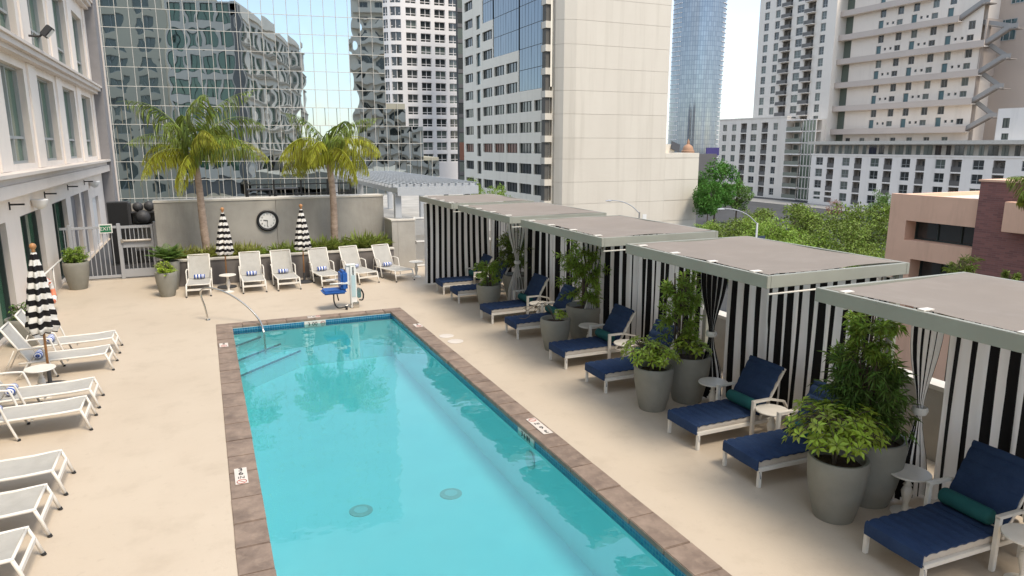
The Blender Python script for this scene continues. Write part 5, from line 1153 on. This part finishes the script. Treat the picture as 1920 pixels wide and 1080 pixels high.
# set back brown wall, stair flights and teal windows at the right end
XR = XI+5.; yR0 = gx(1815, 150, XR).y+3; yR1 = gx(1960, 150, XR).y
bx('stair_wall', 5, 9, yR1-yI1, yR0-yI1+6, 0, 58, M['beigedark'], ti)
for (y_end, lv0, lv1) in ((0, 0, 3), ): pass
for lv in range(0, 6):
    e = ends[lv]-yI1; z = zb[lv]-ZG; e2 = ends[lv+1]-yI1
    bx('end_wall', .01, 5, min(e, 0)-.0-.3 if e < 0 else e-.3, e, z+.2, z+dI, M['beigedark'], ti)
    dn = 4.8
    # two flights with a landing between
    a = (-.7, e-.6, z+.2); mid = (-.7, e-.6-dn, z+dI*.5); c = (-.7, (e2 if e2 < e+1 else e2)-.8, z+dI+.1)
    SM = mat('stair_dark', (.23, .20, .175), .8); MB().bar((-.2, a[1], a[2]), (-.2, mid[1], mid[2]), .9, .2).build('stair_flight', SM, ti); MB().bar((1.0, mid[1], mid[2]), (1.0, c[1], c[2]), .9, .2).build('stair_flight', SM, ti)
    MB().box(-.65, 1.45, mid[1]-1.5, mid[1], mid[2]-.15, mid[2]+.05).build('stair_landing', SM, ti)
    rl = MB(); rl.bar((-.66, a[1], a[2]+.6), (-.66, mid[1], mid[2]+.6), .04, .8); rl.bar((-.68, mid[1], mid[2]+.55), (-.68, mid[1]-1.5, mid[2]+.55), .04, .8); rl.bar((.54, mid[1], mid[2]+.6), (.54, c[1], c[2]+.6), .04, .8); rl.build('stair_railing', mat('stair_rail', (.30, .285, .27), .6), ti)
for (ua, va, ub, vb, nv, nh) in ((1796, -12, 1836, 37, 3, 2), (1858, 33, 1909, 80, 4, 2), (1861, -20, 1876, 20, 1, 1), (1896, -25, 1925, 8, 3, 1)):
    pa = gx(ua, vb, XR); pb = gx(ub, va, XR); h = (-pa.y, -pb.y, pa.z, pb.z); f1 = xframe(XR-.01); window(ti, lambda s, n_, z: tuple(Vector(f1(s, n_, z))-O3), h, -.05, M['winframe'], M['tealglass'], nv, nh, .12, .12)
# low white block in front
XL = gw(1525, 273, 170).x; colL = [(1530, 1543), (1551, 1564), (1579, 1593), (1602, 1616), (1632, 1648), (1657.5, 1673), (1690, 1707), (1718, 1735), (1754, 1773), (1784, 1804), (1824.5, 1846), (1863, 1886), (1917, 1938)]
zL0 = gx(1537, 373.5, XL).z; dL = (gx(1537, 294.7, XL).z-gx(1537, 359, XL).z)/3
zpt = gx(1537, 291, XL).z
lw_, lff = apartment('low_white_block', 'long low white apartment block with alternating windows and dark balconies', XL, 1521, 1962, 300, zpt, colL, zL0, dL, 4, 1.85, M['lowwhite'], balc=(1, 3, 5, 7, 9, 11), gseed=5, depth=10, extra_holes=[(-gx(1530, 273, XL).y, -gx(1557, 273, XL).y, ZG+.1, zL0-1.4)])
p0 = Vector(lff(-gx(1521, 273, XL).y, 0, ZG)); yy0, yy1 = -Vector(lff(-gx(1521, 300, XL).y, 0, 0)).y, 0
Lw = gx(1521, 300, XL).y-gx(1962, 300, XL).y
zp2 = gx(1537, 271, XL).z
bx('penthouse_wall', .8, 9, .3, Lw-.3, zpt-ZG+.36, zp2-ZG, M['greige'], lw_); bx('penthouse_roof', -.9, 9.5, -.3, Lw+.6, zp2-ZG+.001, zp2-ZG+.75, M['conccap'], lw_)
gL = random.Random(2)
for k in range(24):
    y = Lw*(k+.5)/24; w_ = (1.6, 2.4, 1.2)[k % 3]*.8; o = MB().box(-.06, 0, -w_/2, w_/2, 0, 1.9, 0).box(-.08, -.061, -.05, .05, 0, 1.9, 1).build('penthouse_window', [gL.choice((M['fglass'], M['fglass2'])), M['darkframe']], lw_, loc=(.79, y, zpt-ZG+.4))
bx('garage_dark', .3, 6, Lw-8, Lw-.4, .1, zL0-1.4-ZG, M['darkgrey'], lw_)
bx('garage_pier', -.1, .29, Lw-1.4, Lw-.01, 0, zL0-1.5-ZG, MATS['slab_spandrel'], lw_); bx('garage_pier', -.1, .28, Lw-10, Lw-8.2, 0, zL0-1.5-ZG, MATS['slab_spandrel'], lw_); bx('garage_barrier', -.05, .2, Lw-8, Lw-1.5, 1.9, 2.3, M['lowwhite'], lw_)
# white upper block at the right edge
yU0 = gx(1866, 250, XL+1).y; uz = gx(1890, 203, XL+1).z; ub_ = empty('white_roof_block', (XL+1, yU0-14, zp2+.75), label='small white rooftop block above the low white apartments', cat='building')
fU = xframe(XL+1); OU = ub_.location.copy(); fUU = lambda s, n_, z: tuple(Vector(fU(s, n_, z))-OU)
hU = []
for (ua, ub2, va, vb) in ((1878, 1894, 221, 240), (1876, 1891, 250, 262)): pa = gx(ua, vb, XL+1); pb = gx(ub2, va, XL+1); hU.append((-pa.y, -pb.y, pa.z, pb.z))
wall_holes('wall', -yU0, -yU0+14, OU.z, uz, hU, M['lowwhite'], ub_, fUU, .2)
for h in hU: window(ub_, fUU, h, .2, M['darkframe'], M['fglass2'], 2, 1, .08, .08)
bx('mass', .25, 9, 0, 13.98, 0, uz-OU.z, M['lowwhite'], ub_)
# domed kiosk roof, grey shed and purple sign in the gap
kd = empty('domed_cupola', (*gw(1305, 287, 160).xy, -4), label='small terracotta dome on a white drum in the gap between towers', cat='dome'); zk = gw(1305, 287, 160).z+4
bx('building_base', -6, 6, 0, 9, -6, zk-.2, MATS['slab_spandrel'], kd); MB().lathe([(1.5, zk-.2), (1.5, zk+.5), (1.25, zk+.6), (1.2, zk+1.0), (1.0, zk+1.5), (.5, zk+1.9), (.3, zk+2.0), (.3, zk+2.6), (.05, zk+3.2)], 20).build('dome', mat('terracotta', (.40, .23, .14), .7), kd, smooth=True, loc=(0, 3, 0))
q_ = gw(1336, 284, 165); sg_ = empty('purple_sign', (q_.x, q_.y, q_.z), label='plain purple panel on a grey roof beside the big tree', cat='sign'); o = bx('panel', -1.9, 1.9, -.1, .1, -.9, .9, mat('purple', (.055, .045, .17), .6), sg_); bx('support', -.3, .3, .11, .4, -12, -.5, M['concrete'], sg_)

# ------------------------------------------------------------------ salmon stucco building with brick stair tower
XP = 35.95; sp_ = empty('salmon_building', (XP, 17, ZG), label='salmon stucco building with brick tower and deep window openings', cat='building'); OP = sp_.location.copy(); fP = xframe(XP); ff = lambda s, n_, z: tuple(Vector(fP(s, n_, z))-OP)
yl, yr = gx(1668, 400, XP).y, gx(1838, 400, XP).y; zt = gx(1671, 364, XP).z
h1 = (-gx(1697, 430, XP).y, -gx(1832, 430, XP).y-.0, gx(1700, 450, XP).z, gx(1697, 413, XP).z); h2 = (-gx(1705, 500, XP).y, -gx(1830, 500, XP).y, gx(1705, 485, XP).z-3.2, gx(1705, 485, XP).z)
wall_holes('wall', -yl, -yr, ZG, zt, [h1, h2], M['pinkwall'], sp_, ff, .9)
for h in (h1, h2): window(sp_, ff, h, .9, M['darkframe'], M['fglass'], 3, 1, .06, .06)
bx('roof', .4, 14, yr-17, yl-17, zt-ZG-.5, zt-ZG-.2, M['conccap'], sp_); bx('parapet', .001, .35, yr-17, yl-17, zt-ZG, zt-ZG+.05, M['pinkwall'], sp_); bx('far_wall', .4, 14, yl-17.4, yl-17, 0, zt-ZG, M['pinkwall'], sp_); bx('parapet', 13, 13.4, yr-17, yl-17.5, zt-ZG-.3, zt-ZG+.3, M['pinkwall'], sp_); bx('building_mass', 1.3, 13, yr-17, yl-17.5, 0, zt-ZG-.6, M['darkgrey'], sp_)
ztb = gx(1825, 352, XP).z+.35
bx('brick_tower', -.25, 12, 10-17, yr-17+.02, 0, ztb-ZG, M['brick'], sp_); bx('tower_cap', -.3, 12.1, 9.9-17, yr-17+.1, ztb-ZG+.001, ztb-ZG+.1, M['pinkwall'], sp_)
yq = gx(1881, 400, XP-.9).y; bx('stucco_bay', -.9, 3, 5-17, yq-17, gx(1881, 435, XP-.9).z-ZG, gx(1881, 378, XP-.9).z-ZG, M['pinkwall'], sp_, .02)

# ------------------------------------------------------------------ buildings behind the camera, seen mirrored in glass and water
def plain_block(name, lab, x0, x1, y0, y1, z1, m, gm, cw, chh, gapw, fh, bal=False, face='+y'):
    r = empty(name, (x0, y1, ZG), label=lab, cat='building'); fr_ = lambda s, n_, z: (s-x0, n_, z-ZG); hs_ = []
    x = x0+gapw
    while x+cw < x1-gapw*.5:
        z = -4.
        while z+chh < z1-1: hs_.append((x, x+cw, z, z+chh)); z += fh
        x += cw+gapw
    wall_holes('wall', x0, x1, ZG, z1, hs_, m, r, fr_, .3)
    for h in hs_: window(r, fr_, h, .3, M['winframe'], gm, 2, 1, .1, .1)
    if bal:
        z = -4.
        while z+chh < z1-1: bx('balcony_slab', .5, x1-x0-.5, .001, 1.3, z-ZG-.5, z-ZG+.55, m, r); z += fh
    bx('building_mass', .05, x1-x0-.05, -(y1-y0), -.4, 0, z1-ZG-.05, m, r); return r
plain_block('taupe_tower', 'taupe tower mirrored at the left of the glass building', -62, -25, -30, 2, 52, mat('taupe', (.66, .58, .45), .8, var=.06, vscale=.1), M['fglass2'], 2.6, 2.2, 2.4, 3.4)
plain_block('balcony_tower', 'beige balcony tower mirrored at the right of the glass building', 1, 34, -62, -42, 44, M['beige'], M['fglass'], 2.2, 2.0, 1.6, 3.2, True)

# ------------------------------------------------------------------ street trees
def tree_meshes(seed, h, rx, rz, leafm, n=5200, ls=.26, nclump=46):
    g = np.random.default_rng(seed); tk = MB(); ct = h-rz; tk.tube(smooth_pts([(0, 0, 0), (.1, .05, h*.3), (.0, .1, h*.62)], 4), [.2-.012*k for k in range(9)], 8); P, D, LN = [], [], []
    cs = []
    for k in range(nclump):
        d = rvec(1, g)[0]; d[2] = d[2]*.9+.1; rr = g.uniform(.45, 1.)**.6; c = np.array([d[0]*rx*rr, d[1]*rx*rr, ct+d[2]*rz*rr]); cs.append((c, g.uniform(.16, .34)*rx))
        if k % 5 == 0: tk.tube([(0, 0, h*.38), tuple((c+np.array([0, 0, h*.45]))/2), tuple(c)], [.09, .05, .02], 5)
    for k in range(n):
        c, cr = cs[g.integers(nclump)]; d = rvec(1, g)[0]; q = g.uniform(.35, 1.)**.5; P.append(c+d*cr*q*np.array([1.15, 1.15, .8])); D.append(d*.7+rvec(1, g)[0]*.8+np.array([0, 0, -.15])); LN.append(ls*g.uniform(.6, 1.3))
    LN = np.array(LN); lm = leaves('crown', P, D, rvec(n, g)*.7+np.array([0, 0, 1.]), LN, LN*.55, leafm, .15, False); return tk.mesh('trunk', M['bark'], smooth='all'), lm
TM = {'green': [tree_meshes(21, 12.5, 4.2, 4.6, M['leafgreen'], 7500, .42, 60)], 'dark': [tree_meshes(22, 9, 3.0, 3.4, M['leafdark'], 4200, .38)],
      'olive': [tree_meshes(23+i, 8., 3.4, 2.6, M['leafolive'], 6800, .25, 56) for i in range(3)], 'mid': [tree_meshes(33+i, 8., 3.0, 2.8, M['leaf'], 6500, .25, 50) for i in range(2)], 'red': [tree_meshes(41, 8., 2.4, 2.6, M['leafred'], 1300, .3, 26)], 'deep': [tree_meshes(45, 9, 2.6, 3.2, M['leafdark'], 4200, .26, 40)]}
def tree(u, vtop, w, kind, lab, h=None, rad=None, k=0):
    """stand a tree on the street so that its top meets the sight line u, vtop at depth w"""
    top = gw(u, vtop, w); tk, cr = TM[kind][k % len(TM[kind])]; zz = [v.co.z for v in cr.vertices]; hh = max(zz); sc = (top.z-ZG)/hh
    r = empty('street_tree', (top.x, top.y, ZG), random.uniform(0, 6.28), label=lab, cat='tree', group='street trees'); r.scale = (sc*(rad or 1), sc*(rad or 1), sc); link('trunk', tk, r); link('crown', cr, r); return r
tree(1345, 293, 118, 'green', 'tall bright green tree right of the blank tower', rad=1.05)
tree(1330, 330, 112, 'green', 'bright green tree half behind the blank tower corner', rad=.8)
tree(1385, 332, 126, 'dark', 'dark green tree beside the tall bright green one', rad=.9)
tree(1478, 380, 74, 'olive', 'yellow-green round street tree left of the garage entrance', rad=1.22)
tree(1432, 402, 70, 'mid', 'leafy green street tree behind the banner lamp', k=1, rad=1.22)
tree(1375, 405, 72, 'olive', 'yellow-green street tree below the dark green tree', k=2, rad=1.22)
tree(1335, 412, 78, 'mid', 'leafy green street tree beside the blank tower base', k=0, rad=1.08)
tree(1532, 428, 66, 'mid', 'low leafy green street tree under the garage entrance', k=1, rad=1.28)
tree(1586, 408, 64, 'olive', 'yellow-green street tree left of the salmon building', k=2, rad=1.15)
tree(1632, 376, 70, 'olive', 'taller yellow-green street tree touching the salmon building', k=0, rad=1.01)
tree(1655, 352, 88, 'deep', 'dark thin-crowned tree rising behind the salmon building', rad=.6)
tree(1566, 372, 120, 'red', 'sparse rust-red tree in front of the low white block', rad=.8)
tree(1425, 388, 96, 'olive', 'yellow-green street tree before the apartment block foot', k=1, rad=.9)
tree(1508, 398, 98, 'olive', 'yellow-green street tree before the glazed bay foot', k=2, rad=.8)
tree(1490, 440, 52, 'mid', 'mid green street tree seen above the second nearest canopy', k=0, rad=.8)
tree(1600, 455, 50, 'olive', 'yellow-green street tree just above the second nearest canopy', k=1, rad=.8)
tree(1410, 432, 56, 'mid', 'mid green street tree above the middle canopy', k=1, rad=.75)
tree(1560, 470, 46, 'mid', 'deep green street tree low behind the second nearest canopy', k=1, rad=.75)
tree(1650, 465, 44, 'mid', 'green street tree at the foot of the salmon building', k=0, rad=.6)
tree(884, 330, 84, 'mid', 'small green tree left of the office block base', k=0, rad=.45)
tree(932, 340, 80, 'mid', 'small bright green tree before the office block windows', k=1, rad=.5)
# shrubs by the salmon building and a palm crown cut by the right edge
for (u, v, w, s, lab) in ((1805, 485, 30, 1., 'yellow-green feathery shrub before the brick tower'), (1897, 512, 27, .55, 'small feathery shrub at the foot of the brick tower')):
    q_ = gw(u, v, w); leafy_shrub('feathery_shrub', lab, q_.x, q_.y, q_.z-1.7*s, 1.8*s, .75*s, 1600, M['leafolive'], .26*s, .03, 70+int(u), 6, .5, .3); bpy.data.objects[-1] if 0 else None
    MB().tube([(q_.x, q_.y, ZG), (q_.x, q_.y, q_.z-1.6*s)], .1, 8).build('stem_low', M['bark'], [o_ for o_ in bpy.data.objects if o_.get('label') == lab][0]).matrix_parent_inverse = Matrix.Translation((-q_.x, -q_.y, -(q_.z-1.7*s)))
q_ = gw(1950, 372, 24); palm(q_.x, q_.y, ZG, q_.z-ZG, 'palm crown cut by the right photo edge', 14, 9, 1.3, yel=.4)
# street lamps
def street_lamp(u, v, w, lab, flip=1, banner=False):
    q_ = gw(u, v, w); r = empty('street_lamp', (q_.x, q_.y, ZG), label=lab, cat='street lamp', group='street lamps'); h = q_.z-ZG; arm = MB(); d = -_R*flip
    MB().tube([(0, 0, 0), (0, 0, h)], [.11, .07], 10).build('pole', M['rail'] if not banner else M['gatepaint'], r, smooth='all')
    arm.tube(smooth_pts([(0, 0, h-.1), tuple(d*.7+Vector((0, 0, h+.55))), tuple(d*1.6+Vector((0, 0, h+.95))), tuple(d*2.5+Vector((0, 0, h+1.05)))], 5), .04, 8); arm.build('arm', M['gatepaint'], r, smooth='all')
    e = d*2.75+Vector((0, 0, h+1.04)); MB().lathe([(.05, .06), (.16, .03), (.18, -.03), (.1, -.08)], 14).build('lamp_head', M['gatepaint'], r, smooth=True, loc=tuple(e)).scale = (2., .9, 1)
    if banner: bx('banner', .15, .85, -.02, .02, h-2.6, h-1.0, mat('banner', (.035, .055, .10), .7), r)
    else: bx('sign_plate', .35, .75, -.02, .02, h-.9, h-.2, M['white'], r)
street_lamp(1199, 398, 62, 'slim street lamp with curved arm before the blank tower'); street_lamp(1420, 418, 52, 'street lamp with dark banner among the street trees', 1, True)
print('objects', len(bpy.data.objects))
